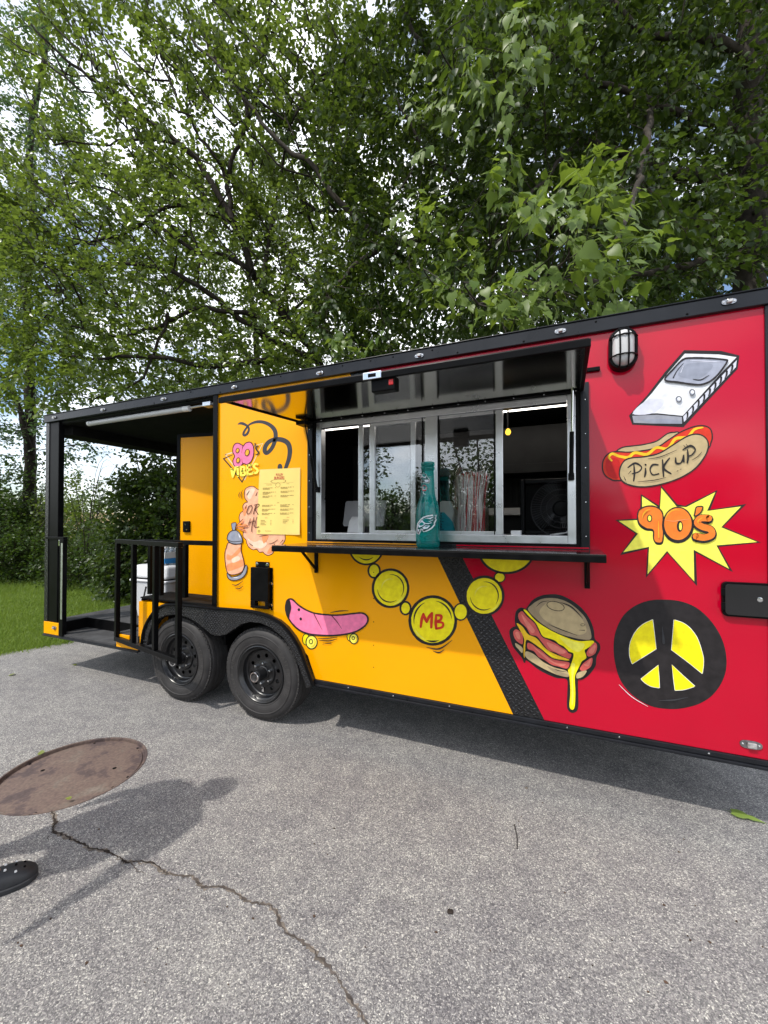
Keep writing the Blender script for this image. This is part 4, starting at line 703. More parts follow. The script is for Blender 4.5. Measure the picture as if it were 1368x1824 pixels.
# ------------------------------------------------------------------ ground
def asphalt_mat():
    m, t = nodes_of('asphalt'); p, o = principled(t, (.15, .15, .15), .82, .35); c = N(t, 'ShaderNodeTexCoord'); l = t.links.new
    v = N(t, 'ShaderNodeTexVoronoi', Scale=225.0); v.feature = 'F1'; v2 = N(t, 'ShaderNodeTexVoronoi', Scale=340.0); big = N(t, 'ShaderNodeTexNoise', Scale=1.1, Detail=8.0, Roughness=.6); mid = N(t, 'ShaderNodeTexNoise', Scale=9.0, Detail=6.0)
    wob = N(t, 'ShaderNodeTexNoise', Scale=40.0); wm = N(t, 'ShaderNodeVectorMath', operation='MULTIPLY_ADD'); wm.inputs[1].default_value = (.012, .012, .012)
    l(c.outputs['Object'], wob.inputs['Vector']); l(wob.outputs['Color'], wm.inputs[0]); l(c.outputs['Object'], wm.inputs[2])
    for n in (v, v2): l(wm.outputs[0], n.inputs['Vector'])
    for n in (big, mid): l(c.outputs['Object'], n.inputs['Vector'])
    sp = N(t, 'ShaderNodeSeparateColor'); l(v.outputs['Color'], sp.inputs[0]); r = N(t, 'ShaderNodeValToRGB'); e = r.color_ramp.elements
    e[0].position = 0; e[0].color = (.115, .112, .118, 1); e[1].position = 1; e[1].color = (.66, .645, .59, 1)
    for pos, col in ((.28, (.202, .195, .194)), (.56, (.268, .261, .256)), (.78, (.344, .335, .323)), (.93, (.47, .455, .42))): k = e.new(pos); k.color = (*col, 1)
    l(sp.outputs[0], r.inputs[0])
    ed = N(t, 'ShaderNodeTexVoronoi', Scale=225.0); ed.feature = 'DISTANCE_TO_EDGE'; l(wm.outputs[0], ed.inputs['Vector']); er = N(t, 'ShaderNodeMapRange'); er.inputs['From Max'].default_value = .16; er.inputs['To Min'].default_value = .50; l(ed.outputs['Distance'], er.inputs[0])
    m1 = N(t, 'ShaderNodeMix', data_type='RGBA', blend_type='MULTIPLY'); m1.inputs[0].default_value = 1; l(r.outputs[0], m1.inputs[6]); l(er.outputs[0], m1.inputs[7])
    br_ = N(t, 'ShaderNodeValToRGB'); e = br_.color_ramp.elements; e[0].position = .28; e[0].color = (.80, .79, .81, 1); e[1].position = .72; e[1].color = (1.12, 1.11, 1.08, 1); l(big.outputs['Fac'], br_.inputs[0])
    m2 = N(t, 'ShaderNodeMix', data_type='RGBA', blend_type='MULTIPLY'); m2.inputs[0].default_value = 1; l(m1.outputs[2], m2.inputs[6]); l(br_.outputs[0], m2.inputs[7])
    mr = N(t, 'ShaderNodeValToRGB'); e = mr.color_ramp.elements; e[0].position = .3; e[0].color = (.86, .85, .87, 1); e[1].position = .7; e[1].color = (1.12, 1.12, 1.1, 1); l(mid.outputs['Fac'], mr.inputs[0])
    m3 = N(t, 'ShaderNodeMix', data_type='RGBA', blend_type='MULTIPLY'); m3.inputs[0].default_value = 1; l(m2.outputs[2], m3.inputs[6]); l(mr.outputs[0], m3.inputs[7])
    st = N(t, 'ShaderNodeTexNoise', Scale=3.3, Detail=9.0, Roughness=.7); l(c.outputs['Object'], st.inputs['Vector']); sr = N(t, 'ShaderNodeValToRGB'); e = sr.color_ramp.elements; e[0].position = .70; e[0].color = (0, 0, 0, 1); e[1].position = .80; e[1].color = (.6, .6, .6, 1); l(st.outputs['Fac'], sr.inputs[0])
    m4 = N(t, 'ShaderNodeMix', data_type='RGBA'); l(sr.outputs[0], m4.inputs[0]); l(m3.outputs[2], m4.inputs[6]); m4.inputs[7].default_value = (.05, .045, .042, 1)
    l(m4.outputs[2], p.inputs['Base Color'])
    b = N(t, 'ShaderNodeBump', Strength=.55, Distance=.004); ad = N(t, 'ShaderNodeMath', operation='MULTIPLY_ADD'); ad.inputs[1].default_value = .5; l(v2.outputs['Distance'], ad.inputs[0]); l(ed.outputs['Distance'], ad.inputs[2]); l(ad.outputs[0], b.inputs['Height']); l(b.outputs[0], p.inputs['Normal']); return m
M_asp = asphalt_mat()
MHC = Vector((-2.815, -.985, 0)); MHR = .385
edge = [(-7.6, -14), (-6.9, -6), (-6.45, -1.4), (-6.10, .05), (-5.95, .50), (-5.70, 1.3), (-5.2, 2.3), (-4.2, 2.95), (-1, 3.2), (4, 3.4), (14, 3.6), (40, 4), (40, -14)]
ej = []
for i, (x, y) in enumerate(edge):
    x2, y2 = edge[(i + 1) % len(edge)]; n = 14 if i in (2, 3, 4, 5, 6, 7) else 3
    for k in range(n): t = k / n; ej.append((x + (x2 - x) * t + random.uniform(-.03, .03), y + (y2 - y) * t + random.uniform(-.03, .03)))
hole = [(MHC.x + (MHR + .014) * math.cos(a), MHC.y + (MHR + .014) * math.sin(a)) for a in np.linspace(0, 6.2832, 65)[:64]]
lp_ = [[Vector((x, y, 0)) for x, y in ej], [Vector((x, y, 0)) for x, y in hole][::-1]]
b = MB(); b.add([tuple(v) for l_ in lp_ for v in l_], [tuple(t) for t in tessellate_polygon(lp_)]); n = len(ej)
b.add([(x, y, 0) for x, y in ej] + [(x * 1.004 - .0, y, -.05) for x, y in ej], [(i, (i + 1) % n, n + (i + 1) % n, n + i) for i in range(n)])
n = 64; b.add([(x, y, 0) for x, y in hole] + [(x, y, -.04) for x, y in hole], [(i, (i + 1) % n, n + (i + 1) % n, n + i) for i in range(n)])
asp = tag(b.build('asphalt', M_asp, org=(0, 0, 0)), kind='structure')
M_crk = mat('crack_fill', (.035, .028, .024), .95, .1, var=.5, scale=20, bump=.5, bscale=150); M_soil = mat('crack_soil', (.17, .145, .122), .95, .1, var=.5, scale=30)
cr = [(93, 1444), (98, 1460), (95, 1474), (97, 1481), (112, 1487), (130, 1496), (146, 1503), (160, 1511), (184, 1516), (205, 1524), (218, 1533), (228, 1536), (250, 1535), (272, 1539), (290, 1551), (302, 1557), (330, 1560), (345, 1564), (357, 1577), (366, 1582), (398, 1580), (420, 1592), (440, 1606), (462, 1611), (480, 1613), (494, 1632), (510, 1660), (535, 1676), (556, 1692), (578, 1716), (600, 1741), (615, 1766), (630, 1790), (648, 1815), (664, 1845)]
def crack(path, w, nm, m, z, jit=1.0):
    q = smooth_pts([gnd(x, y).xy for x, y in path], False, 6); l, r = [], []
    for i, p in enumerate(q):
        d = np.array(q[min(i + 1, len(q) - 1)]) - np.array(q[max(i - 1, 0)]); d /= (np.hypot(*d) or 1); nn = np.array((-d[1], d[0])); off = nn * random.gauss(0, .0025) * jit; ww = w(i / len(q)) * random.uniform(.4, 1.5)
        l.append((*(p + off + nn * ww * random.uniform(.4, .7)), z)); r.append((*(p + off - nn * ww * random.uniform(.4, .7)), z))
    n = len(l); mbx = MB(); mbx.add(l + r, [(i, i + 1, n + i + 1, n + i) for i in range(n - 1)]); return mbx.build(nm, m, asp, fix=False)
M_crk2 = mat('crack_fill_pale', (.085, .072, .064), .95, .1, var=.5, scale=20); crack(cr, lambda t: .015 * (.35 + .9 * math.sin(t * 31 + 1) ** 2) * (1 - .4 * t), 'crack', M_soil, .0015, 2.0); crack(cr[:15], lambda t: .0105 * (.75 + .5 * math.sin(t * 19) ** 2) * (1 - .4 * t), 'crack', M_crk, .003, 1.4); crack(cr[14:25], lambda t: .0065 * (.5 + math.sin(t * 23) ** 2), 'crack', M_crk2, .003, 1.5); crack(cr[24:], lambda t: .0085 * (.6 + .6 * math.sin(t * 15) ** 2) * (1 - .3 * t), 'crack', M_crk2, .003, 1.3)
crack([(229, 1538), (245, 1552), (262, 1556)], lambda t: .006 * (1 - t), 'crack', M_crk2, .002, 1.5); crack([(97, 1481), (88, 1490), (84, 1502)], lambda t: .005 * (1 - t), 'crack', M_crk, .002, 1.5)
# ---- manhole
def rust_mat():
    m, t = nodes_of('rusty_iron'); p, o = principled(t, (.18, .12, .1), .72, .4); c = N(t, 'ShaderNodeTexCoord'); l = t.links.new
    n1_ = N(t, 'ShaderNodeTexNoise', Scale=5.0, Detail=8.0, Roughness=.62); n2_ = N(t, 'ShaderNodeTexNoise', Scale=60.0, Detail=5.0); l(c.outputs['Object'], n1_.inputs['Vector']); l(c.outputs['Object'], n2_.inputs['Vector'])
    r = N(t, 'ShaderNodeValToRGB'); e = r.color_ramp.elements; e[0].position = .32; e[0].color = (.062, .045, .045, 1); e[1].position = .72; e[1].color = (.185, .160, .138, 1)
    for pos, col in ((.43, (.085, .062, .060)), (.46, (.128, .092, .080)), (.58, (.140, .104, .088)), (.62, (.150, .122, .104))): k = e.new(pos); k.color = (*col, 1)
    l(n1_.outputs['Fac'], r.inputs[0]); r2_ = N(t, 'ShaderNodeValToRGB'); e = r2_.color_ramp.elements; e[0].position = .3; e[0].color = (.75, .72, .7, 1); e[1].position = .75; e[1].color = (1.2, 1.15, 1.1, 1); l(n2_.outputs['Fac'], r2_.inputs[0])
    mm = N(t, 'ShaderNodeMix', data_type='RGBA', blend_type='MULTIPLY'); mm.inputs[0].default_value = 1; l(r.outputs[0], mm.inputs[6]); l(r2_.outputs[0], mm.inputs[7]); l(mm.outputs[2], p.inputs['Base Color'])
    b_ = N(t, 'ShaderNodeBump', Strength=.35, Distance=.003); l(n2_.outputs['Fac'], b_.inputs['Height']); l(b_.outputs[0], p.inputs['Normal']); return m
M_rust = rust_mat()
mh = tag(empty('manhole_cover', (MHC.x, MHC.y, -.02)), 'round rusty brown iron manhole cover set in the asphalt', 'manhole cover')
P1('pit', M_rust, mh, lambda b: b.lathe([(0, -.0195), (MHR + .013, -.0195)], MHC, 'Z', 48))
lid = P1('lid', M_rust, mh, lambda b: b.lathe([(0, -.014), (MHR - .04, -.013), (MHR - .035, -.0135), (MHR - .018, -.014), (MHR - .013, -.020), (MHR - .013, -.019)], MHC, 'Z', 72), smooth=True, ang=30)
P1('frame_ring', M_rust, mh, lambda b: b.lathe([(MHR + .001, -.038), (MHR + .001, -.001), (MHR + .003, .003), (MHR + .012, .003), (MHR + .0135, -.002), (MHR + .0135, -.038)], MHC, 'Z', 72))
M_hole = mat('hole_black', (.006, .005, .005), .9, .1)
for px, py in ((76, 1370), (204, 1366)):
    v = gnd(px, py, -.005); P1('lift_hole', M_hole, lid, lambda b: b.lathe([(0, -.0122), (.011, -.0122), (.012, -.0130)], (v.x, v.y, 0), 'Z', 12))
for a in np.linspace(.3, 6.3, 7): P1('lid_bolt', M_hole, lid, lambda b: b.lathe([(0, -.0110), (.006, -.0112), (.008, -.0138)], (MHC.x + (MHR - .022) * math.cos(a), MHC.y + (MHR - .022) * math.sin(a), 0), 'Z', 8))
# ------------------------------------------------------------------ teal bottle
BX, BY, BZ = -.782, -.15, SZ
def teal_mat():
    m, t = nodes_of('teal_clear_plastic'); l = t.links.new; tr = N(t, 'ShaderNodeBsdfTransparent'); tr.inputs[0].default_value = (.08, .70, .66, 1); p = N(t, 'ShaderNodeBsdfPrincipled'); p.inputs['Base Color'].default_value = (.001, .23, .22, 1); p.inputs['Roughness'].default_value = .08; p.inputs['Specular IOR Level'].default_value = .8
    ms = N(t, 'ShaderNodeMixShader'); ms.inputs[0].default_value = .46; o = N(t, 'ShaderNodeOutputMaterial'); l(tr.outputs[0], ms.inputs[1]); l(p.outputs[0], ms.inputs[2]); l(ms.outputs[0], o.inputs[0]); return m
prof = [(.0, .012), (.050, .008), (.066, 0), (.0715, .008), (.073, .03), (.073, .055), (.0735, .06), (.0735, .19), (.0715, .222), (.066, .252), (.057, .28), (.048, .302), (.0435, .325), (.0415, .355), (.0385, .42), (.0360, .468), (.0400, .472), (.0425, .480), (.0415, .488), (.0375, .492), (.0400, .497), (.0425, .506), (.0410, .518), (.0360, .520), (.0335, .512), (.0335, .468)]
bot = tag(empty('drink_bottle', (BX, BY, BZ)), 'tall translucent teal bottle with a silver bird emblem on the black counter', 'bottle')
P1('bottle_glass', teal_mat(), bot, lambda b: b.lathe([(r, h + .001) for r, h in prof], (BX, BY, BZ), 'Z', 40), smooth=True, ang=60)
def brad(h):
    for (r0, h0), (r1, h1) in zip(prof[3:], prof[4:]):
        if h0 <= h <= h1: return r0 + (r1 - r0) * (h - h0) / max(h1 - h0, 1e-6)
    return .073
def onbottle(x, y, lift):
    rd = ray(x, y); h = .2
    for _ in range(6):
        rr = brad(h) + .0008 + lift; ox, oy = EYE.x - BX, EYE.y - BY; A_ = rd.x ** 2 + rd.y ** 2; B_ = ox * rd.x + oy * rd.y; C_ = ox * ox + oy * oy - rr * rr; dsc = B_ * B_ - A_ * C_
        t = (-B_ - math.sqrt(max(dsc, 0))) / A_; v = EYE + rd * t; h = v.z - BZ
    return (v.x, v.y, v.z)
PC['silver'] = (.66, .71, .78); PC['badge'] = (.60, .03, .04)
a = Art(720, 810, 10.13, Y=0, step=.0004, place=onbottle)
wo = [(582, 1092), (560, 1150), (578, 1168), (545, 1230), (548, 1262), (500, 1318), (440, 1358), (395, 1376), (348, 1384), (330, 1346), (305, 1342), (292, 1380), (262, 1432), (236, 1418), (232, 1335), (246, 1240), (300, 1168), (350, 1130), (420, 1106), (500, 1094)]
a.O('white', wo, 22, False); a.P('black', wo, False); a.P('silver', [(250, 1270), (310, 1180), (400, 1140), (535, 1118), (470, 1160), (520, 1180), (460, 1210), (500, 1228), (440, 1250), (380, 1250), (330, 1290), (265, 1315)], False); a.P('silver', [(380, 1275), (470, 1280), (420, 1330), (350, 1345), (330, 1310)], False); a.P('silver', [(240, 1345), (275, 1345), (258, 1400)], False)
a.S('black', [(360, 1205), (440, 1178), (520, 1165)], [2, 7, 3]); a.S('black', [(360, 1240), (430, 1222), (500, 1218)], [2, 7, 3])
hl = [(288, 435), (306, 350), (345, 328), (395, 350), (415, 405), (452, 440), (462, 470), (446, 508), (390, 512), (350, 490), (318, 505), (312, 440)]; a.done('bottle_emblem', bot); a = Art(720, 810, 10.13, Y=0, step=.0004, place=onbottle); a.O('white', hl, 8, False); a.P('black', hl, False); a.P('silver', [(300, 420), (315, 355), (350, 340), (400, 390), (380, 425), (330, 400)], False); a.P('silver', [(365, 450), (440, 450), (440, 490), (380, 495)], False)
a.done('helmet_emblem', bot); a = Art(720, 810, 10.13, Y=0, step=.0004, place=onbottle); a.P('badge', [(365 + 52 * (1 if i % 2 else .86) * math.cos(t), 602 + 60 * (1 if i % 2 else .86) * math.sin(t)) for i, t in enumerate(np.linspace(0, 6.283, 17)[:16])], False)
for y_ in (585, 605, 625): a.S('white', [(328, y_), (402, y_)], 9, False)
a.S('silver', [(345, 668), (352, 700), (395, 715)], [6, 10, 6]); a.done('red_badge', bot)
# ------------------------------------------------------------------ things inside the window, standing on the sill
SIZ = GZ0 - .0055
ta, tb2 = face(609, 892, .30), face(682, 940, .30)
tab = tag(empty('payment_tablet', ((ta.x + tb2.x) / 2, .30, SIZ)), 'grey payment tablet on a white stand behind the left sliding window', 'tablet')
P1('tablet_back', mat('tablet_grey', (.42, .42, .43), .35, .5), tab, lambda b: b.prism([(x, .30 + (z - SIZ) * .25, z) for x, z in rr_(ta.x, tb2.x, SIZ + .05, ta.z, .02)], (0, .014, 0)), bev=.003)
s0, s1 = face(620, 930, .24).x, face(648, 930, .24).x
P1('tablet_stand', M_white, tab, lambda b: b.prism([(s0, .22, SIZ), (s1, .22, SIZ), (s1 - .004, .25, SIZ + .125), (s0 + .026, .25, SIZ + .125), (s0 + .012, .23, SIZ + .09)], (0, .035, 0)), bev=.006)
sx = face(842, 900, .26).x
stw = tag(empty('straw_pack', (sx, .26, SIZ)), 'tall clear bag of red and white striped straws behind the closed pane', 'straws')
M_str = mat('straw_white', (.86, .83, .80), .4); M_srd = mat('straw_red', (.62, .05, .07), .4)
b = MB(); b2 = MB()
for k in range(150):
    a_ = random.uniform(0, 6.28); r_ = .098 * math.sqrt(random.random()); p0 = Vector((sx + r_ * math.cos(a_) * .9, .20 + r_ * math.sin(a_) * .7, SIZ + .002)); p1 = p0 + Vector((random.gauss(0, .018) + .01, random.gauss(0, .012), .40 + random.uniform(-.025, .02)))
    (b if random.random() < .68 else b2).tube([p0, p0.lerp(p1, .5) + Vector((random.gauss(0, .006), 0, 0)), p1], .0042, 5)
tag(b.build('white_straw', M_str, stw), kind='stuff'); tag(b2.build('red_straw', M_srd, stw), kind='stuff')
P1('clear_bag', glass('clear_film', (.93, .93, .93), .03, rough=.12), stw, lambda b: b.lathe([(.118, .0), (.122, .1), (.116, .2), (.121, .32), (.108, .42), (.085, .46)], (sx, .20, SIZ), 'Z', 20), smooth=True)
nx = face(796, 930, .2).x
nap = tag(empty('napkin_pack', (nx, .2, SIZ)), 'teal and white napkin pack standing next to the straws, behind the bottle', 'napkins')
P1('napkin_block', mat('napkin_paper', (.50, .52, .48), .7, bump=.4, bscale=25), nap, lambda b: b.prism([(nx - .09, .17, SIZ), (nx + .085, .17, SIZ), (nx + .08, .175, SIZ + .13), (nx + .03, .18, SIZ + .225), (nx - .04, .18, SIZ + .23), (nx - .085, .175, SIZ + .14)], (0, .09, 0)), bev=.012)
P1('teal_label', mat('teal_label', (.01, .34, .42), .4), nap, lambda b: b.prism([(nx - .085, .166, SIZ + .004), (nx + .075, .166, SIZ + .004), (nx + .045, .168, SIZ + .09), (nx - .01, .169, SIZ + .15), (nx - .08, .168, SIZ + .15)], (0, .002, 0)))
vs, fs = text_shapes('Napkins', .01); P1('label_print', mat('navy_print', (.01, .03, .08), .5), nap, lambda b: b.add([(nx - .050 + y * .055, .1645, SIZ + .078 + x * .045) for x, y in vs], fs), fix=False)
fx0, fx1 = face(927, 900, .36).x, face(1046, 900, .36).x; fz0, fz1 = SIZ, face(985, 853, .36).z; fcx, fcz = face(1000, 906, .33).x, face(1000, 906, .33).z
fan = tag(empty('box_fan', ((fx0 + fx1) / 2, .38, SIZ)), 'black square box fan on the sill inside the open right window', 'fan')
P1('fan_case', M_blk, fan, lambda b: frame(b, fx0, fx1, fz0, fz1, .03, .33, .43), bev=.008); P1('fan_back', M_matt, fan, lambda b: b.box(fx0 + .03, fx1 - .03, .415, .43, fz0 + .03, fz1 - .03))
M_grl = mat('fan_grille_black', (.035, .035, .037), .25)
b = MB()
for k in range(64):
    a_ = 6.28318 * k / 64; d = Vector((math.cos(a_), 0, math.sin(a_))); e_ = Vector((math.cos(a_ + .12), 0, math.sin(a_ + .12))); c_ = Vector((fcx, .322, fcz)); b.tube([c_ + d * .055, c_ + d.lerp(e_, .5) * .12 - Vector((0, .008, 0)), c_ + e_ * .185], .0016, 4)
tag(b.build('grille_wire', M_grl, fan), kind='stuff')
P1('grille_ring', M_grl, fan, lambda b: [b.tube([(fcx + r_ * math.cos(t), .320, fcz + r_ * math.sin(t)) for t in np.linspace(0, 6.2832, 41)[:40]], .003, 5, closed=True) for r_ in (.055, .09, .125, .185)], smooth=True)
P1('fan_badge', M_blk, fan, lambda b: b.lathe([(0, -.012), (.045, -.010), (.055, 0)], (fcx, .32, fcz), 'Y', 24), smooth=True)
P1('fan_blade', M_blk, fan, lambda b: [b.obox(Vector((fcx + .10 * math.cos(t), .375, fcz + .10 * math.sin(t))), Vector((math.cos(t), 0, math.sin(t))) * .075, Vector((-math.sin(t), .5, math.cos(t))).normalized() * .05, Vector((math.sin(t) * .4, 1, -math.cos(t) * .4)).normalized() * .003) for t in np.linspace(0, 6.283, 6)[:5]])
cx0 = face(920, 945, .14); tag(P1('card_box', M_white, None, lambda b: b.box(cx0.x - .03, cx0.x + .03, .10, .16, SIZ + .0005, SIZ + .030), bev=.002), 'small white card box on the sill left of the fan', 'box')
c1 = face(1018, 935, .16); tag(P1('white_cable', M_white, None, lambda b: [b.tube([(c1.x + p[0], .16 + p[1], SIZ + .004 + p[2]) for p in smooth_pts(q, False, 5)], .0032, 6) for q in ([(-.10, 0, 0), (-.03, .02, .015), (.0, .0, .07), (.025, -.01, .095), (.05, .0, .05), (.055, .02, 0)], [(-.02, .02, 0), (.0, .01, .04), (.02, -.01, .085), (.05, -.02, .07), (.06, 0, .02), (.03, .03, .003)], [(-.12, .03, 0), (-.05, .0, .012), (.03, .01, .018), (.06, .0, .03)])], smooth=True), 'coiled white cable on the sill in front of the black fan', 'cable')
# ------------------------------------------------------------------ porch cargo
PZ = .50
cl_ = tag(empty('cooler', (-4.02, .86, PZ)), 'white hard cooler with black latches standing on the porch floor', 'cooler')
M_cool = mat('cooler_white', (.66, .67, .69), .42, .4, var=.05, scale=9)
def taper(b, x0, x1, y0, y1, z0, z1, g0, g1):
    v = [(x + (g if x == x0 else -g), y + (g if y == y0 else -g), z) for z, g in ((z0, g0), (z1, g1)) for x in (x0, x1) for y in (y0, y1)]
    b.add(v, [(0, 1, 3, 2), (4, 6, 7, 5), (0, 4, 5, 1), (2, 3, 7, 6), (0, 2, 6, 4), (1, 5, 7, 3)])
P1('cooler_body', M_cool, cl_, lambda b: (taper(b, -4.37, -3.83, .46, 1.24, PZ + .01, PZ + .40, .045, .0), b.box(-4.385, -3.815, .445, 1.255, PZ + .4005, PZ + .43)), bev=.022, seg=3)
P1('cooler_lid', M_cool, cl_, lambda b: taper(b, -4.385, -3.815, .445, 1.255, PZ + .442, PZ + .58, .0, .04), bev=.03, seg=3)
P1('lid_gasket', M_matt, cl_, lambda b: b.box(-4.365, -3.835, .465, 1.235, PZ + .430, PZ + .442))
for y in (.66, 1.04): P1('latch', M_rub, cl_, lambda b: b.box(-3.816, -3.795, y - .045, y + .045, PZ + .33, PZ + .50), bev=.008)
P1('rope_handle', M_rub, cl_, lambda b: b.tube([(-4.10, .44, PZ + .36), (-4.10, .415, PZ + .26), (-3.95, .415, PZ + .26), (-3.95, .44, PZ + .36)], .009, 6), smooth=True)
for x in (-4.29, -3.89):
    for y in (.53, 1.17): P1('foot', M_rub, cl_, lambda b: b.box(x - .03, x + .03, y - .03, y + .03, PZ + .0005, PZ + .0115))
wp = tag(empty('water_bottle_pack', (-4.0, .72, PZ + .58)), 'pack of clear water bottles with a blue label on top of the white cooler', 'water bottles')
M_clr = glass('clear_bottle', (.90, .93, .95), .12, rough=.05); M_blu = mat('blue_label', (.02, .22, .55), .4)
for i in range(3):
    for j in range(4):
        q = (-4.10 + i * .068, .56 + j * .07, PZ + .5805); w_ = empty('bottle', q, wp)
        P1('clear_wall', M_clr, w_, lambda b: b.lathe([(.0, .0), (.028, .001), (.031, .01), (.031, .06), (.029, .065), (.031, .07), (.031, .13), (.024, .16), (.013, .18), (.013, .19)], q, 'Z', 12), smooth=True)
        P1('cap', M_white, w_, lambda b: b.lathe([(.0145, .182), (.0145, .198), (.0, .199)], q, 'Z', 10))
P1('label_wrap', M_blu, wp, lambda b: (b.box(-3.927, -3.925, .53, .80, PZ + .60, PZ + .655), b.box(-4.14, -3.927, .525, .527, PZ + .60, PZ + .655)))
P1('white_band', M_white, wp, lambda b: (b.box(-3.927, -3.925, .53, .80, PZ + .656, PZ + .72), b.box(-4.14, -3.927, .525, .527, PZ + .656, PZ + .72)))
# ------------------------------------------------------------------ the person at the left edge
M_skin = mat('skin', (.28, .135, .085), .5, .4, var=.1); M_shirt = mat('dark_tshirt', (.03, .03, .035), .85, .2, bump=.3, bscale=40); M_short = mat('dark_red_shorts', (.075, .018, .014), .85, .2, bump=.3, bscale=40); M_hair = mat('dark_hair', (.018, .012, .009), .55); M_clog = mat('black_foam_clog', (.020, .021, .024), .55, .4, var=.25, scale=20, bump=.1, bscale=80)
per = tag(empty('person', (-2.45, -1.72, 0)), 'person standing at the left edge, only the toe of a black clog in view', 'person')
fd = Vector((.46, .89, 0)).normalized(); rt = Vector((fd.y, -fd.x, 0)); PC_ = EYE + ray(-152, 1222) * 1.70; PC_.z = 0
def at_(f_, r_, z): return PC_ + fd * f_ + rt * r_ + Vector((0, 0, z))
def skin_mesh(name, m, nodes, edges, sub=2, root=0):
    me = bpy.data.meshes.new(name); org = Vector(ORG[per.name]); me.from_pydata([tuple(Vector(p) - org) for p, r in nodes], edges, []); o = bpy.data.objects.new(name, me); link(o, per, org); o.modifiers.new('skin', 'SKIN'); o.modifiers['skin'].use_smooth_shade = True
    sv = me.skin_vertices[0].data
    for i, (p, r) in enumerate(nodes): sv[i].radius = (r, r) if not hasattr(r, '__len__') else r; sv[i].use_root = i == root
    sb = o.modifiers.new('smooth', 'SUBSURF'); sb.levels = sb.render_levels = sub; me.materials.append(m); return o
toe = gnd(47, 1564); heelR = toe - fd * .245; ankR = heelR + fd * .055 + Vector((0, 0, .10)); handR = Vector((PC_.x + .27, PC_.y - .40, .90))
rel = lambda v: v
Nn = [(at_(0, 0, .95), .145), (at_(0, 0, 1.15), .125), (at_(.01, 0, 1.36), .145), (at_(.01, 0, 1.50), .06), (at_(.03, 0, 1.585), .072), (at_(.035, 0, 1.67), .088), (at_(.02, 0, 1.745), .062),
      (at_(0, .10, .90), .095), ((at_(0, .10, .90) + ankR) / 2 + Vector((.02, .03, 0)), .06), (ankR, .040), (ankR + fd * .12 - Vector((0, 0, .055)), .032),
      (at_(0, -.10, .90), .095), (at_(-.06, -.13, .50), .06), (at_(-.24, -.17, .09), .040), (at_(-.12, -.17, .045), .032),
      (at_(0, .185, 1.42), .060), (at_(0, .185, 1.42).lerp(handR, .52) + rt * .03 - fd * .05, .043), (handR.lerp(at_(0, .185, 1.42), .17), .029), (handR + Vector((0, 0, .02)), .033),
      (at_(0, -.185, 1.42), .060), (at_(-.02, -.27, 1.13), .043), (at_(.05, -.28, .90), .029), (at_(.06, -.28, .82), .033)]
Ee = [(0, 1), (1, 2), (2, 3), (3, 4), (4, 5), (5, 6), (0, 7), (7, 8), (8, 9), (9, 10), (0, 11), (11, 12), (12, 13), (13, 14), (2, 15), (15, 16), (16, 17), (17, 18), (2, 19), (19, 20), (20, 21), (21, 22)]
for hi, dn_ in ((18, (handR - Nn[16][0]).normalized()), (22, Vector((.05, .1, -1)).normalized())):
    hp = Nn[hi][0]
    for k, (off, ln) in enumerate(((-.024, .062), (-.008, .074), (.008, .070), (.023, .054))):
        b0 = len(Nn); q0 = hp + dn_ * .035 + fd * off; Nn += [(q0, .0095), (q0 + dn_ * ln * .55 , .0085), (q0 + dn_ * ln - rt * .012 * (1 if hi == 18 else -1), .0075)]; Ee += [(hi, b0), (b0, b0 + 1), (b0 + 1, b0 + 2)]
    b0 = len(Nn); q0 = hp + fd * .03; Nn += [(q0, .011), (q0 + fd * .022 + dn_ * .03, .0095)]; Ee += [(hi, b0), (b0, b0 + 1)]
body = skin_mesh('body', M_skin, Nn, Ee)
sh = lambda i, k: (Nn[i][0], Nn[i][1] + k)
skin_mesh('tshirt', M_shirt, [sh(0, .018), sh(1, .022), sh(2, .020), (Nn[3][0] - Vector((0, 0, .03)), .075), sh(15, .022), (Nn[15][0].lerp(Nn[16][0], .75), .068), sh(19, .022), (Nn[19][0].lerp(Nn[20][0], .75), .068)], [(0, 1), (1, 2), (2, 3), (2, 4), (4, 5), (2, 6), (6, 7)])
skin_mesh('shorts', M_short, [(Nn[0][0] + Vector((0, 0, .02)), .158), sh(7, .022), (Nn[7][0].lerp(Nn[8][0], .9), .090), sh(11, .022), (Nn[11][0].lerp(Nn[12][0], .9), .090)], [(0, 1), (1, 2), (0, 3), (3, 4)])
hd = Nn[5][0]; tl_ = lambda v: Vector(v)
b = MB(); b.lathe([(.092, -.035), (.098, .0), (.096, .03), (.084, .065), (.058, .09), (.025, .101), (0, .103)], hd - fd * .012 + Vector((0, 0, .012)), 'Z', 20); b.build('hair', M_hair, per, smooth=True)
b = MB(); b.tube([hd + fd * .075 + Vector((0, 0, .012)), hd + fd * .104 - Vector((0, 0, .02)), hd + fd * .098 - Vector((0, 0, .028))], [.007, .013, .010], 8); b.build('nose', M_skin, per, smooth=True)
for sg in (-1, 1):
    b = MB(); q = hd + fd * .080 + rt * .031 * sg + Vector((0, 0, .012)); b.lathe([(0, -.011), (.008, -.008), (.011, 0), (.008, .008), (0, .011)], q, 'Z', 10); b.build('eye', M_white, per, smooth=True)
    b = MB(); q = hd + rt * .088 * sg - fd * .005; b.tube([q + Vector((0, 0, .025)), q + rt * .010 * sg, q - Vector((0, 0, .03))], [.010, .017, .009], 8); b.build('ear', M_skin, per, smooth=True)
b = MB(); q = hd + fd * .082 - Vector((0, 0, .052)); b.tube([q - rt * .024, q + fd * .006, q + rt * .024], [.004, .008, .004], 8); b.build('mouth', mat('lips', (.25, .08, .07), .5), per, smooth=True)
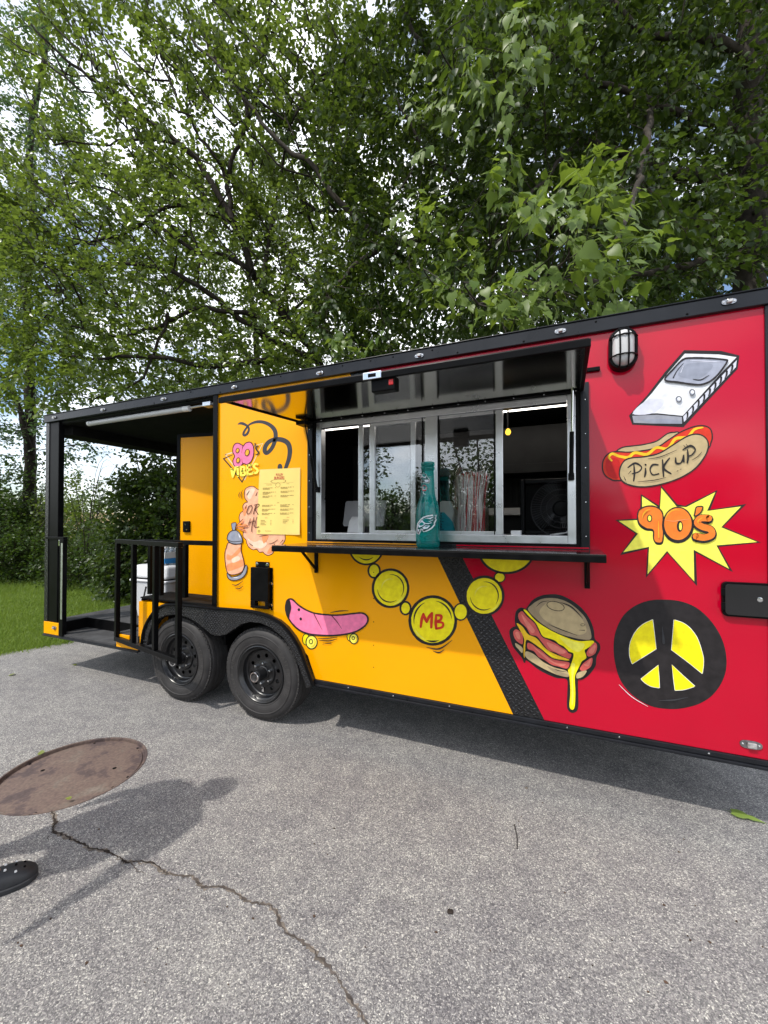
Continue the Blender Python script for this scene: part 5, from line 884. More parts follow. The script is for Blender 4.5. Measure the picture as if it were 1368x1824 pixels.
def clog(heel, f_, label=None):
    r_ = Vector((f_.y, -f_.x, 0)); L_ = .285; g = empty('clog', heel, per)
    sec = [(0.0, .012, .030, .050), (.03, .034, .040, .062), (.12, .039, .045, .060), (.30, .040, .052, .062), (.42, .042, .066, .082), (.55, .050, .066, .086), (.68, .0555, .066, .080), (.80, .0555, .060, .071), (.90, .047, .050, .058), (.97, .030, .040, .044), (1.0, .010, .030, .032)]
    b = MB(); n = 16; rings = []
    for t, w, hs, h in sec:
        ring = []
        for k in range(n):
            a_ = 6.28318 * k / n; x = w * math.copysign(abs(math.cos(a_)) ** .75, math.cos(a_)); z = (.016 + (h - .016) * abs(math.sin(a_)) ** .8) if math.sin(a_) >= 0 else .016 - .008 * abs(math.sin(a_)) ** .5
            ring.append(Vector(heel) + f_ * t * L_ + r_ * x + Vector((0, 0, z)))
        rings.append(ring)
    b.add([p for q_ in rings for p in q_], [(i * n + k, i * n + (k + 1) % n, (i + 1) * n + (k + 1) % n, (i + 1) * n + k) for i in range(len(rings) - 1) for k in range(n)] + [tuple(range(n)), tuple(range((len(rings) - 1) * n, len(rings) * n))]); up = b.build('upper', M_clog, g, smooth=True, ang=80); md = up.modifiers.new('smooth', 'SUBSURF'); md.levels = md.render_levels = 1
    b = MB(); out = [Vector(heel) + f_ * t * L_ + r_ * (w + .004) for t, w, _, _ in sec] + [Vector(heel) + f_ * t * L_ - r_ * (w + .004) for t, w, _, _ in reversed(sec)]; b.prism([(p.x, p.y, .0005) for p in out], (0, 0, .021)); b.build('sole', M_clog, g, bev=.004)
    for t, x in ((.62, -.018), (.62, .018), (.74, 0), (.74, -.032), (.74, .032), (.84, .016), (.84, -.016)):
        q_ = Vector(heel) + f_ * t * L_ + r_ * x + Vector((0, 0, .086 - abs(t - .6) * .085 - abs(x) * .28)); b = MB(); b.lathe([(0, .0055), (.004, .005), (.0055, .0)], q_, 'Z', 8); b.build('vent_stud', M_white if t < .8 and x != 0 else M_hole, g, smooth=True)
    for sg in (-1, 1):
        b = MB(); b.tube([Vector(heel) + f_ * L_ * .42 + r_ * .043 * sg + Vector((0, 0, .058)), Vector(heel) + f_ * L_ * .2 + r_ * .046 * sg + Vector((0, 0, .07)), Vector(heel) - f_ * .012 + Vector((0, 0, .072))], .008, 6); b.build('strap', M_clog, g, smooth=True)
    return g
clog(Vector((heelR.x, heelR.y, 0)), fd); hl_ = at_(-.285, -.17, 0); clog(hl_, fd)
# ------------------------------------------------------------------ terrain
def noise_ground(name, cols, scale, bump=.5):
    m, t = nodes_of(name); p, o = principled(t, cols[0], .95, .1); c = N(t, 'ShaderNodeTexCoord'); l = t.links.new
    a_ = N(t, 'ShaderNodeTexNoise', Scale=scale, Detail=8.0, Roughness=.65); l(c.outputs['Object'], a_.inputs['Vector']); r = N(t, 'ShaderNodeValToRGB'); e = r.color_ramp.elements
    e[0].position = .32; e[0].color = (*cols[0], 1); e[1].position = .68; e[1].color = (*cols[-1], 1)
    for i, cc in enumerate(cols[1:-1]): k = e.new(.32 + .36 * (i + 1) / (len(cols) - 1)); k.color = (*cc, 1)
    l(a_.outputs['Fac'], r.inputs[0]); l(r.outputs[0], p.inputs['Base Color']); b_ = N(t, 'ShaderNodeBump', Strength=bump, Distance=.03); l(a_.outputs['Fac'], b_.inputs['Height']); l(b_.outputs[0], p.inputs['Normal']); return m
M_lawn = noise_ground('lawn_soil', [(.05, .075, .018), (.075, .115, .025), (.10, .13, .035)], 6)
M_field = noise_ground('stubble_field', [(.24, .165, .085), (.30, .215, .12), (.20, .19, .07)], .35)
def sheetgrid(name, m, fn, us, vs_):
    b = MB(); b.add([fn(u, v) for v in vs_ for u in us], [(j * len(us) + i, j * len(us) + i + 1, (j + 1) * len(us) + i + 1, (j + 1) * len(us) + i) for j in range(len(vs_) - 1) for i in range(len(us) - 1)]); o = b.build(name, m, org=(0, 0, 0), smooth=True); return tag(o, kind='structure')
sst = lambda t: max(0, min(1, t)) ** 2 * (3 - 2 * max(0, min(1, t)))
def hz_(x, y): d = math.hypot(x, y); return -.022 + 4.6 * sst((d - 24) / 150) + (.35 * math.sin(x * .05) * math.sin(y * .043 + 1) if d > 40 else 0)
pol = lambda r_, a_: (r_ * math.cos(a_), r_ * math.sin(a_), hz_(r_ * math.cos(a_), r_ * math.sin(a_)))
sheetgrid('lawn', M_lawn, lambda u, v: pol(v, u), list(np.linspace(0, 6.28319, 49)), [.01, 12, 24, 32, 40, 48])
sheetgrid('field', M_field, lambda u, v: pol(v, u), list(np.linspace(0, 6.28319, 65)), [48, 60, 75, 95, 120, 150, 180, 300, 700, 1400])
# ------------------------------------------------------------------ leaves and branches
TPL4 = (np.array([(0, 0, 0), (-.36, .36, .05), (.36, .36, .05), (-.22, .74, .03), (.22, .74, .03), (0, 1.05, -.10), (0, .45, -.035)]),
        [(0, 2, 6), (0, 6, 1), (6, 2, 4, 5), (6, 5, 3, 1)])
TPL2 = (np.array([(0, 0, 0), (-.33, .45, .05), (.33, .45, .05), (0, 1.0, -.08)]), [(0, 2, 3), (0, 3, 1)])
TPLG = (np.array([(-.5, 0, 0), (.5, 0, 0), (.12, .62, .12), (-.28, .60, .12), (0, 1, .36)]), [(0, 1, 2, 3), (3, 2, 4)])
def unit(a): return a / np.maximum(np.linalg.norm(a, axis=-1, keepdims=True), 1e-9)
def cards(pos, d, nrm, size, tpl, width=1.0):
    """leaf template copied to every place: d = along the leaf, nrm = its upper side"""
    d = unit(d); s_ = unit(np.cross(d, nrm)); u = np.cross(s_, d); v, fs = tpl; size = np.asarray(size)[:, None, None]
    V = pos[:, None, :] + size * (s_[:, None, :] * (v[None, :, 0:1] * width) + d[:, None, :] * v[None, :, 1:2] + u[:, None, :] * v[None, :, 2:3]); return V.reshape(-1, 3), fs, len(v)
def mesh_np(name, V, fs, nv, m, parent, org, kind='stuff', smooth=False):
    org = np.array(org, float); cnt = len(V) // nv; me = bpy.data.meshes.new(name); me.vertices.add(len(V)); me.vertices.foreach_set('co', (V - org).astype(np.float32).ravel())
    base = np.concatenate([np.array(f) for f in fs]); ln = np.array([len(f) for f in fs]); li = (base[None, :] + (np.arange(cnt) * nv)[:, None]).ravel(); lt_ = np.tile(ln, cnt); ls = np.concatenate([[0], np.cumsum(lt_)[:-1]])
    me.loops.add(len(li)); me.loops.foreach_set('vertex_index', li.astype(np.int32)); me.polygons.add(len(lt_)); me.polygons.foreach_set('loop_start', ls.astype(np.int32)); me.polygons.foreach_set('loop_total', lt_.astype(np.int32))
    if smooth: me.polygons.foreach_set('use_smooth', np.ones(len(lt_), bool))
    me.materials.append(m); me.update(calc_edges=True); o = bpy.data.objects.new(name, me); link(o, parent, org)
    if kind: o['kind'] = kind
    return o
def blobs(spec, dens=1.0):
    """points in a crown measured in the photo: (px, py, rx, ry, near, far, how many)"""
    P = []
    for px, py, rx, ry, f0, f1, n in spec:
        n = int(n * dens)
        while n > 0:
            a_, b_ = RNG.uniform(-1, 1, 2)
            if a_ * a_ + b_ * b_ > 1: continue
            P.append(tuple(atf(px + a_ * rx, py + b_ * ry, RNG.uniform(f0, f1)))); n -= 1
    return np.array(P)
def grow(seeds, A, step=.22, di=1.6, dk=.34, iters=140, up=.05, wob=.18):
    """limbs given as polylines, then branches that grow towards the points A (space colonisation)"""
    pos, par, flo = [], [], []
    for pl in seeds:
        r0, r1 = .03, .012
        if isinstance(pl, tuple): pl, r0, r1 = pl
        pl = [np.array(p, float) for p in pl]; att = -1
        if pos: dd_ = np.linalg.norm(np.array(pos) - pl[0], axis=1); att = int(dd_.argmin())
        pts = smooth_pts(pl, False, 6); acc = [pts[0]]
        for q in pts[1:]:
            while np.linalg.norm(q - acc[-1]) > step: acc.append(acc[-1] + (q - acc[-1]) / np.linalg.norm(q - acc[-1]) * step)
        for i_, q in enumerate(acc): pos.append(q + RNG.normal(0, .02, 3)); par.append(att); att = len(pos) - 1; flo.append(r0 + (r1 - r0) * i_ / max(1, len(acc) - 1))
    alive = np.ones(len(A), bool); P = np.array(pos); nd = np.full(len(A), 1e9); ni = np.zeros(len(A), int); new0 = 0
    for it in range(iters):
        for c0 in range(new0, len(P), 200):
            D_ = np.linalg.norm(A[:, None, :] - P[None, c0:c0 + 200, :], axis=2); k = D_.argmin(1); dm = D_[np.arange(len(A)), k]; b_ = dm < nd; nd[b_] = dm[b_]; ni[b_] = k[b_] + c0
        alive &= nd > dk; act = alive & (nd < di * (1 + it * .02))
        if not act.any():
            if alive.any() and it < iters - 1: act = alive & (nd < nd[alive].min() + .6)
            else: break
        idx = ni[act]; dirs = unit(A[act] - P[idx]); acc = np.zeros((len(P), 3)); np.add.at(acc, idx, dirs); sel = np.unique(idx); nn = unit(acc[sel] + RNG.normal(0, wob, (len(sel), 3)) + np.array([0, 0, up])); new = P[sel] + nn * step; new0 = len(P)
        P = np.vstack([P, new]); par += list(sel)
        if len(P) > 22000: break
    return P, np.array(par), np.array(flo)
def radii(P, par, tip=.004, e=2.35, cap=.3, flo=()):
    w = np.zeros(len(P)); ch = np.bincount(par[par >= 0], minlength=len(P))
    w[ch == 0] = tip ** e
    for i in range(len(P) - 1, -1, -1):
        if par[i] >= 0: w[par[i]] += w[i]
    w = np.minimum(w ** (1 / e), cap); w[:len(flo)] = np.maximum(np.minimum(w[:len(flo)], np.asarray(flo) * 1.5), flo) if len(flo) else w[:0]
    return w, ch
def branch_mesh(name, P, par, r, m, parent, org, rmin=0.0, sides=6):
    kids = [[] for _ in P]
    for i, p in enumerate(par):
        if p >= 0: kids[p].append(i)
    b = MB(); starts = [i for i in range(len(P)) if par[i] < 0]; stack = [(s_, None) for s_ in starts]
    while stack:
        i, pr = stack.pop(); ch = [P[pr]] if pr is not None else []; rs_ = [r[i]] if pr is not None else []; cur = i
        while True:
            ch.append(P[cur]); rs_.append(r[cur]); ks = [k for k in kids[cur] if r[k] >= rmin]
            if not ks: break
            ks.sort(key=lambda k: -r[k]); stack += [(k, cur) for k in ks[1:]]; cur = ks[0]
        if len(ch) > 1: b.tube(ch, rs_, sides if max(rs_) > .012 else 4, cap=False)
    return b.build(name, m, parent, org, smooth=True, ang=180, fix=False)
def shoots(P, par, r, thr, per, Ls, nl, size, droop=.25, up=.25, jit=.8, frm=None):
    """leafy shoots on the thin branches: shoot stems and alternate leaves along them"""
    idx = np.where((r < thr) & (par >= 0))[0]
    if frm is not None: idx = idx[frm(P[idx])]
    idx = np.repeat(idx, per); d0 = unit(P[idx] - P[par[idx]]); n = len(idx); d = unit(d0 + RNG.normal(0, jit, (n, 3)) * .7 + np.array([0, 0, up])); base = P[idx] + (P[par[idx]] - P[idx]) * RNG.uniform(0, 1, (n, 1)); return make_shoots(base, d, RNG.uniform(*Ls, n), nl, size, droop)
def make_shoots(base, d, Ln, nl, size, droop, flat=.55, vw=0.0):
    n = len(base); side = unit(np.cross(d, np.array([0, 0, 1.0]) + RNG.normal(0, .35, (n, 3)))); upv = np.cross(side, d); tip = base + d * Ln[:, None] - np.array([0, 0, 1]) * (droop * Ln * .4)[:, None]
    pos, ld, nr, sz = [], [], [], []
    for k in range(nl):
        t = (k + .6 + RNG.uniform(-.3, .3, n)) / nl; sg = (1 if k % 2 else -1); p = base + (tip - base) * t[:, None] + np.array([0, 0, 1]) * (droop * Ln * .25 * t * (1 - t))[:, None]
        dl = unit(d * .75 + side * (sg * RNG.uniform(.5, 1.1, n))[:, None] + RNG.normal(0, .35, (n, 3)) - np.array([0, 0, droop + .15])); s_ = size * RNG.uniform(.62, 1.2, n) * np.clip(1.25 - .5 * t, .5, 1)
        pos.append(p + dl * (s_ * .25)[:, None]); ld.append(dl); nr.append(unit(upv * flat + np.array([0, 0, .6]) + RNG.normal(0, .45, (n, 3)) + np.array([.1, -1.0, .25]) * vw)); sz.append(s_)
    return dict(base=base, tip=tip, pos=np.concatenate(pos), d=np.concatenate(ld), n=np.concatenate(nr), s=np.concatenate(sz))
def twigs_np(name, S, m, parent, org, w=.0022):
    b0, t0 = S['base'], S['tip']; d = unit(t0 - b0); a_ = unit(np.cross(d, np.array([.3, .5, .8]))); c_ = np.cross(d, a_); V = np.stack([b0 + a_ * w, b0 + (-.5 * a_ + .87 * c_) * w, b0 + (-.5 * a_ - .87 * c_) * w, t0], 1).reshape(-1, 3); return mesh_np(name, V, [(0, 1, 3), (1, 2, 3), (2, 0, 3)], 4, m, parent, org)
def bark(name, c, var=.4):
    return mat(name, c, .9, .2, var=var, scale=14, bump=.7, bscale=45)
M_bark = bark('bark_dark', (.026, .021, .017)); M_bark2 = bark('bark_grey', (.045, .038, .031)); M_twig = bark('twig', (.04, .032, .02), .3)
M_lfC = leafmat('leaf_mid_green', (.042, .074, .014), (.128, .178, .033), .40, .32, .6, (.28, .39, .04))
M_lfR = leafmat('leaf_shaded_green', (.016, .034, .007), (.046, .078, .014), .28, .42, .35, (.16, .25, .02))  # shade inside the right crown is put into this darkened leaf colour
M_lfB = leafmat('leaf_lit_green', (.065, .120, .018), (.145, .205, .038), .38, .42, .35, (.34, .46, .04))  # same tree's front sprays, leaf colour lightened to look lit
M_lfL = leafmat('leaf_blue_green', (.035, .070, .032), (.07, .12, .05), .35, .4, .4, (.14, .25, .06))
M_lfU = leafmat('leaf_shrub', (.020, .045, .009), (.058, .100, .018), .28, .45, .4, (.14, .24, .02))
M_lfY = leafmat('leaf_yellow_green', (.06, .10, .016), (.12, .16, .03), .35, .45, .4)
def real_leaves(S, keep, lmeshes, parent, n=300):
    """the leaves that show largest, each an object of its own; returns the mask of the rest"""
    f = (S['pos'] - np.array(EYE)) @ np.array(FW); u = (S['pos'] - np.array(EYE)) @ np.array(RT) / f; v = (S['pos'] - np.array(EYE)) @ np.array(UP) / f; ok = keep & (f > .5) & (np.abs(u) < .92) & (v < 1.22) & (v > -.3); sc_ = np.where(ok, S['s'] / f, 0); top = np.argsort(-sc_)[:n]; mask = np.ones(len(f), bool); mask[top] = False
    po = ORG[parent.name]
    for i in top:
        d = Vector(S['d'][i]).normalized(); s_ = d.cross(Vector(S['n'][i])).normalized(); u_ = s_.cross(d); o = bpy.data.objects.new('leaf', random.choice(lmeshes)); COL.objects.link(o); o.parent = parent
        M = Matrix((s_, d, u_)).transposed().to_4x4(); o.matrix_local = Matrix.Translation(Vector(S['pos'][i]) - po) @ M @ Matrix.Scale(float(S['s'][i]), 4); ORG[o.name] = Vector(S['pos'][i])
    return mask
def leaf_mesh(m, lobed=False, seed=0):
    rg = random.Random(seed); n = 7; L_, R_ = [], []; wk = rg.uniform(.36, .50); dk_ = rg.uniform(.04, .34); sk = rg.uniform(-.10, .10)
    for i in range(n):
        t = i / (n - 1); w = wk * math.sin(math.pi * min(1, (t * .93 + .07)) ** .62) * (1 - .25 * t) + .02
        if lobed and i in (3,): w *= .62
        fold = .10 * w; dr = -dk_ * t * t; L_.append((sk * t * t - w * rg.uniform(.92, 1.05), t * 1.0 - (.06 if i == 0 else 0), dr + fold)); R_.append((sk * t * t + w * rg.uniform(.92, 1.05), t - (.06 if i == 0 else 0), dr + fold))
    Mid = [(sk * (i / (n - 1)) ** 2, i / (n - 1) * 1.02, -dk_ * (i / (n - 1)) ** 2 - .015) for i in range(n)]; L_[-1] = R_[-1] = None; v = [p for p in Mid] + L_[:-1] + R_[:-1] + [(sk * 1.15, 1.10, -dk_ - .06)]
    f = []
    for i in range(n - 2): f += [(i, i + 1, n + i + 1, n + i), (i + 1, i, n + (n - 1) + i, n + (n - 1) + i + 1)]
    tip = len(v) - 1; f += [(n - 2, n - 1, tip, n + n - 2), (n - 1, n - 2, n + (n - 1) + n - 2, tip)]; k = len(v); v += [(-.008, 0, 0), (.008, 0, 0), (.006, -.32, .03), (-.006, -.32, .03)]; f += [(k, k + 1, k + 2, k + 3)]
    me = bpy.data.meshes.new('leaf'); me.from_pydata(v, [], f); me.materials.append(m); me.polygons.foreach_set('use_smooth', [True] * len(f)); me.update(); return me
def cat_(*Ss): return {k: np.concatenate([s_[k] for s_ in Ss]) for k in Ss[0]}
def mk_tree(name, label, seeds, A, leafm, barkm, tip, shoot, tpl, cap=.3, tipr=.0042, base=None, group=None, step=.24, dk=.36, extra=None, frm=None, pick=0, lm=None, cat='tree'):
    org = base or tuple(Vector(seeds[0][0])); t_ = tag(empty(name, org), label, cat, group); P, par, flo = grow(seeds, A, step, dk=dk); r, ch = radii(P, par, tipr, cap=cap, flo=flo); branch_mesh('trunk', P, par, r, barkm, t_, org)
    S = shoots(P, par, r, *shoot, frm=frm)
    if extra is not None: S = cat_(S, extra)
    twigs_np('twig', S, M_twig, t_, org); keep = np.ones(len(S['pos']), bool)
    if pick: keep = real_leaves(S, keep, lm, t_, pick)
    V, fs, nv = cards(S['pos'][keep], S['d'][keep], S['n'][keep], S['s'][keep], tpl); mesh_np('crown', V, fs, nv, leafm, t_, org, smooth=False); return t_, P, par, r
def pl(pts, f): return [tuple(atf(x, y, f[min(i, len(f) - 1)] if hasattr(f, '__len__') else f)) for i, (x, y) in enumerate(pts)]
def ground_under(x, y, f): v = atf(x, y, f); return (v.x, v.y, -.02)
# ---- middle tree: limbs fanning up and to the left from behind the trailer roof
bC = atf(590, 690, 8.6); sC = [([(bC.x + .5, bC.y + .3, -.05), (bC.x + .25, bC.y + .1, 1.6), tuple(atf(575, 665, 8.5))] + pl([(528, 592), (491, 542), (450, 486), (425, 409), (379, 333), (328, 261), (266, 215), (205, 169), (118, 107), (41, 26)], [8.4, 8.3, 8.2, 8.1, 8, 7.9, 7.8, 7.7, 7.6, 7.5]), .15, .014),
    (pl([(425, 420), (412, 370), (404, 317), (425, 256), (445, 205), (418, 150), (370, 80), (330, 5), (300, -60)], 8.0), .055, .015), (pl([(379, 384), (345, 368), (307, 363), (275, 380), (256, 394), (205, 420), (120, 440)], 7.7), .05, .012), (pl([(555, 635), (500, 612), (461, 594), (400, 540), (358, 512), (307, 486), (200, 470), (90, 500)], [8.4, 8.2, 8, 7.8, 7.6]), .075, .015),
    (pl([(550, 655), (500, 640), (440, 645), (358, 650), (260, 630), (150, 640), (50, 600)], [8.4, 8.0, 7.6, 7.4]), .07, .014), (pl([(520, 600), (460, 565), (409, 553), (333, 553), (287, 578), (200, 600), (80, 560)], [8.3, 8.0, 7.8]), .06, .012), (pl([(404, 317), (350, 230), (290, 120), (240, 20)], 8.0), .035, .012), (pl([(445, 205), (470, 120), (480, 20), (500, -80)], [8, 8.2]), .04, .014), (pl([(328, 261), (250, 250), (170, 260), (60, 240)], 7.8), .03, .01),
    (pl([(470, 520), (480, 420), (500, 320), (520, 200)], 8.2), .05, .015), (pl([(300, 563), (270, 640), (240, 690), (150, 715)], 7.4), .03, .01), (pl([(266, 215), (200, 110), (150, 20)], 7.7), .03, .012), (pl([(450, 486), (390, 450), (330, 440), (200, 340), (100, 330)], 8.0), .05, .012)]
AC = blobs([(330, 120, 300, 190, 6.8, 9.0, 620), (430, 260, 240, 200, 7.0, 9.4, 760), (190, 410, 230, 150, 6.6, 9.4, 1200), (110, 560, 170, 120, 6.6, 9.2, 1000), (300, 590, 260, 110, 6.8, 9.6, 1350), (500, 480, 190, 190, 7.2, 9.8, 1100), (470, 60, 200, 150, 7.5, 9.5, 520), (570, 250, 160, 220, 7.5, 9.5, 560), (70, 670, 110, 70, 6.8, 8.2, 260), (350, -150, 350, 130, 7, 9.5, 260), (600, 580, 140, 90, 7.4, 9.4, 340), (240, 690, 160, 45, 6.8, 8.2, 220), (420, 640, 150, 60, 7.0, 9.0, 300)])
def thin(Q):                                                       # the outer top of the crown is sparser
    f = (Q - np.array(EYE)) @ np.array(FW); x = CX + F * ((Q - np.array(EYE)) @ np.array(RT)) / f; z = Q[:, 2]; return RNG.random(len(Q)) < np.clip(.98 - .30 * np.clip((z - 5.2) / 3.5, 0, 1) * np.clip((560 - x) / 260, 0, 1), .3, 1)
for _ in range(95):                                                # long whips that all lean up and to the left
    x0, y0 = RNG.uniform(90, 640), RNG.uniform(60, 560); k_ = RNG.uniform(130, 330); a_ = R(RNG.normal(50, 11)); f_ = RNG.uniform(7.1, 8.6); dx, dy = -math.cos(a_), -math.sin(a_); bw = RNG.uniform(-.12, .12)
    sC.append((pl([(x0, y0), (x0 + dx * k_ * .5 - dy * k_ * bw, y0 + dy * k_ * .5 + dx * k_ * bw), (x0 + dx * k_, y0 + dy * k_)], f_), .017, .005))
mk_tree('fan_limbed_tree', 'leafy tree with long dark limbs fanning up left from behind the trailer roof', sC, AC, M_lfC, M_bark, 0, (.0135, 3, (.22, .52), 8, .098), TPL4, cap=.17, tipr=.0036, base=(bC.x + .5, bC.y + .3, -.02), frm=thin, pick=300, lm=[leaf_mesh(M_lfC, False, i) for i in range(3)])
# ---- right tree: dense dark crown with big glossy leaves hanging towards the trailer
bR = atf(1330, 500, 6.6); sR = [([(bR.x, bR.y, -.05), tuple(atf(1335, 560, 6.6)), tuple(atf(1340, 350, 6.6)), tuple(atf(1335, 120, 6.5)), tuple(atf(1345, -60, 6.4)), tuple(atf(1330, -260, 6.3))], .26, .15),
    (pl([(1340, 420), (1230, 400), (1100, 410), (900, 405), (780, 425), (690, 430), (640, 392), (604, 358), (553, 287), (491, 246), (430, 170), (330, 55)], [6.6, 6.6, 6.7, 6.8, 6.9, 7, 7.1, 7.1, 7.1, 7.1]), 0.1, 0.02),
    (pl([(1340, 130), (1300, 78), (1240, 62), (1185, 66), (1150, 58), (1118, 40), (1090, -20)], [6.5, 6.2, 6.0, 5.9]), 0.085, 0.03),
    (pl([(1338, 330), (1180, 300), (1020, 240), (860, 180), (740, 60), (690, -60)], [6.6, 6.5, 6.5]), 0.09, 0.02),
    (pl([(1340, 250), (1160, 180), (1000, 110), (900, -30)], [6.6, 6.2, 6.0]), 0.07, 0.02),
    (pl([(1338, 450), (1180, 480), (1040, 500), (920, 520), (830, 560)], [6.5, 5.6, 4.8, 4.2]), 0.06, 0.015),
    (pl([(900, 405), (830, 330), (760, 270), (700, 160)], [6.8, 6.9]), 0.04, 0.015),
    (pl([(1040, 240), (960, 330), (900, 420)], [6.4, 5.6, 5.0]), 0.035, 0.015),
    (pl([(690, 430), (640, 470), (590, 520), (560, 580)], 7.2), 0.05, 0.02),
    (pl([(1345, 380), (1400, 330), (1480, 250)], 6.4), 0.04, 0.02),
    (pl([(1160, 180), (1140, 320), (1090, 450), (1100, 540)], [6.0, 4.6, 3.6, 3.2]), 0.05, 0.015)]
AR = blobs([(760, 240, 200, 260, 6.0, 9.6, 1100), (980, 180, 230, 240, 5.4, 9.6, 1500), (1210, 220, 230, 290, 5.2, 9.6, 1700), (1270, 470, 170, 120, 5.2, 9.4, 800), (950, 480, 240, 140, 5.0, 9.2, 1000), (700, 540, 160, 110, 6.2, 9.4, 600), (1050, -140, 420, 150, 5.0, 8.5, 560), (900, 90, 120, 130, 4.0, 5.4, 160), (1200, 350, 130, 120, 4.4, 5.4, 140), (1480, 200, 120, 300, 5.4, 8.5, 300)])
lm_ = [leaf_mesh(M_lfB, i % 3 == 1, i) for i in range(5)]
LT = [(np.array([tuple(v.co) for v in l_.vertices]), [tuple(p.vertices) for p in l_.polygons]) for l_ in lm_]
# foreground shoots with large leaves, hanging over the roof edge
FS = []
def front(spec):
    for px, py, rx, ry, f0, f1, n, dr in spec:
        for _ in range(n):
            while True:
                a_, b_ = RNG.uniform(-1, 1, 2)
                if a_ * a_ + b_ * b_ < 1: break
            f = RNG.uniform(f0, f1); p = np.array(atf(px + a_ * rx, py + b_ * ry, f)); FS.append((p, np.array(RT) * (dr[0] + RNG.normal(0, .4)) + np.array([0, 0, 1]) * (dr[1] + RNG.normal(0, .4)) - np.array(FW) * (dr[2] + RNG.normal(0, .3)), f))
front([(1050, 400, 130, 75, 3.1, 3.9, 22, (.4, .35, .3)), (1100, 435, 80, 40, 2.9, 3.4, 7, (.8, .1, .3)), (960, 520, 130, 55, 3.3, 4.2, 22, (.2, .1, .4)), (880, 545, 70, 40, 3.5, 4.2, 8, (-.3, .0, .4)), (1070, 530, 60, 45, 3.0, 3.6, 8, (.3, -.1, .3)), (1060, 290, 40, 60, 3.3, 4.0, 9, (.1, .8, .2)), (920, 360, 80, 90, 3.6, 4.6, 14, (-.1, .5, .3)), (740, 385, 40, 45, 4.4, 5.0, 6, (-.1, .3, .3)), (900, 95, 70, 100, 3.6, 4.5, 18, (-.1, -.6, .2)), (960, 60, 80, 60, 4.2, 5.2, 6, (.1, -.5, .3)), (790, 180, 70, 110, 4.4, 5.4, 12, (-.2, -.3, .3)), (620, 610, 60, 30, 5.6, 6.4, 8, (-.3, .2, .2)), (820, 480, 60, 60, 4.2, 5.0, 10, (-.2, .2, .3))])
fb_ = np.array([q[0] for q in FS]); fdir = unit(np.array([q[1] for q in FS])); Ln_ = RNG.uniform(.28, .50, len(FS)); EX = make_shoots(fb_ - fdir * (Ln_ * .5)[:, None], fdir, Ln_, 9, .138, .75, vw=.8)
EX['s'] *= RNG.uniform(.55, 1.12, len(EX['s'])); EX['pos'][:, 2] = np.maximum(EX['pos'][:, 2], np.where((EX['pos'][:, 1] > -.25) & (EX['pos'][:, 1] < 2.7), 2.80, 0))
org = (bR.x, bR.y, -.02); tR = tag(empty('mulberry_tree', org), 'dense dark tree at right with large glossy leaves hanging over the trailer roof', 'tree')
P, par, flo = grow(sR, AR, .24, dk=.30); r, ch = radii(P, par, .0040, cap=.22, flo=flo); branch_mesh('trunk', P, par, r, M_bark2, tR, org)
S = shoots(P, par, r, .0145, 3, (.22, .50), 8, .108, .6, .1); twigs_np('twig', S, M_twig, tR, org)
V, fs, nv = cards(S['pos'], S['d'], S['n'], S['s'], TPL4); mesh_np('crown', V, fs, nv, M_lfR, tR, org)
mask = real_leaves(EX, np.ones(len(EX['pos']), bool), lm_, tR, 300)
for q_ in range(5):
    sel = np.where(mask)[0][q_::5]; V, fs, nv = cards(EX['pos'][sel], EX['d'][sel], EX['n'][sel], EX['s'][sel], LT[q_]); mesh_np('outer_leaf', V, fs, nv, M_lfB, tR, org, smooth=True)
twigs_np('front_twig', EX, mat('green_stem', (.10, .13, .03), .6), tR, org, .0026)
b = MB()                                                           # stems that carry the front shoots back into the crown
for k in range(0, len(fb_), 2):
    q = fb_[k] - fdir[k] * Ln_[k] * .5; j = int(np.linalg.norm(P - (q + np.array(FW) * .9 + np.array([0, 0, .15])), axis=1).argmin()); e_ = P[j]
    if np.linalg.norm(e_ - q) < 4: mid = (q + e_) / 2 + RNG.normal(0, .10, 3); b.tube([Vector(x) for x in smooth_pts([q, mid, e_], False, 4)], [.0035, .004, .0045, .005, .006, .007, .008, .009, .010][:9], 5, cap=False)
tag(b.build('carrying_branch', M_bark2, tR, org, smooth=True, ang=180, fix=False), kind='stuff')
# ---- left tree: dark upright trunk and bluish crown
fL = 12.5; sL = [([ground_under(54, 900, fL), tuple(atf(54, 800, fL)), tuple(atf(52, 640, fL)), tuple(atf(48, 500, fL)), tuple(atf(58, 380, fL)), tuple(atf(52, 240, fL)), tuple(atf(80, 100, fL)), tuple(atf(70, -60, fL))], .17, .06), (pl([(48, 520), (0, 380), (-60, 260)], fL), .09, .03), (pl([(56, 400), (110, 330), (150, 250), (130, 160)], fL), .06, .02), (pl([(52, 660), (0, 560), (-60, 480)], fL), .07, .03), (pl([(54, 600), (110, 540), (170, 500)], fL), .06, .02), (pl([(54, 800), (20, 690), (-30, 640), (-80, 600)], 12.3), .09, .05)]
AL_ = blobs([(50, 160, 110, 150, 11, 14, 420), (-20, 380, 100, 140, 11, 14, 360), (100, 330, 90, 110, 11, 14, 300), (70, 540, 120, 100, 11, 14, 460), (20, 690, 110, 100, 11, 13.5, 420), (-120, 300, 120, 300, 11, 15, 240), (120, 760, 90, 80, 11, 13, 220), (-60, 760, 80, 100, 11, 13, 160)])
mk_tree('dark_trunk_tree', 'tall tree with an upright dark trunk left of the trailer porch', sL, AL_, M_lfL, M_bark, 0, (.024, 3, (.3, .7), 8, .125), TPL2, cap=.19, tipr=.0065, step=.36, dk=.5, base=ground_under(54, 900, fL))
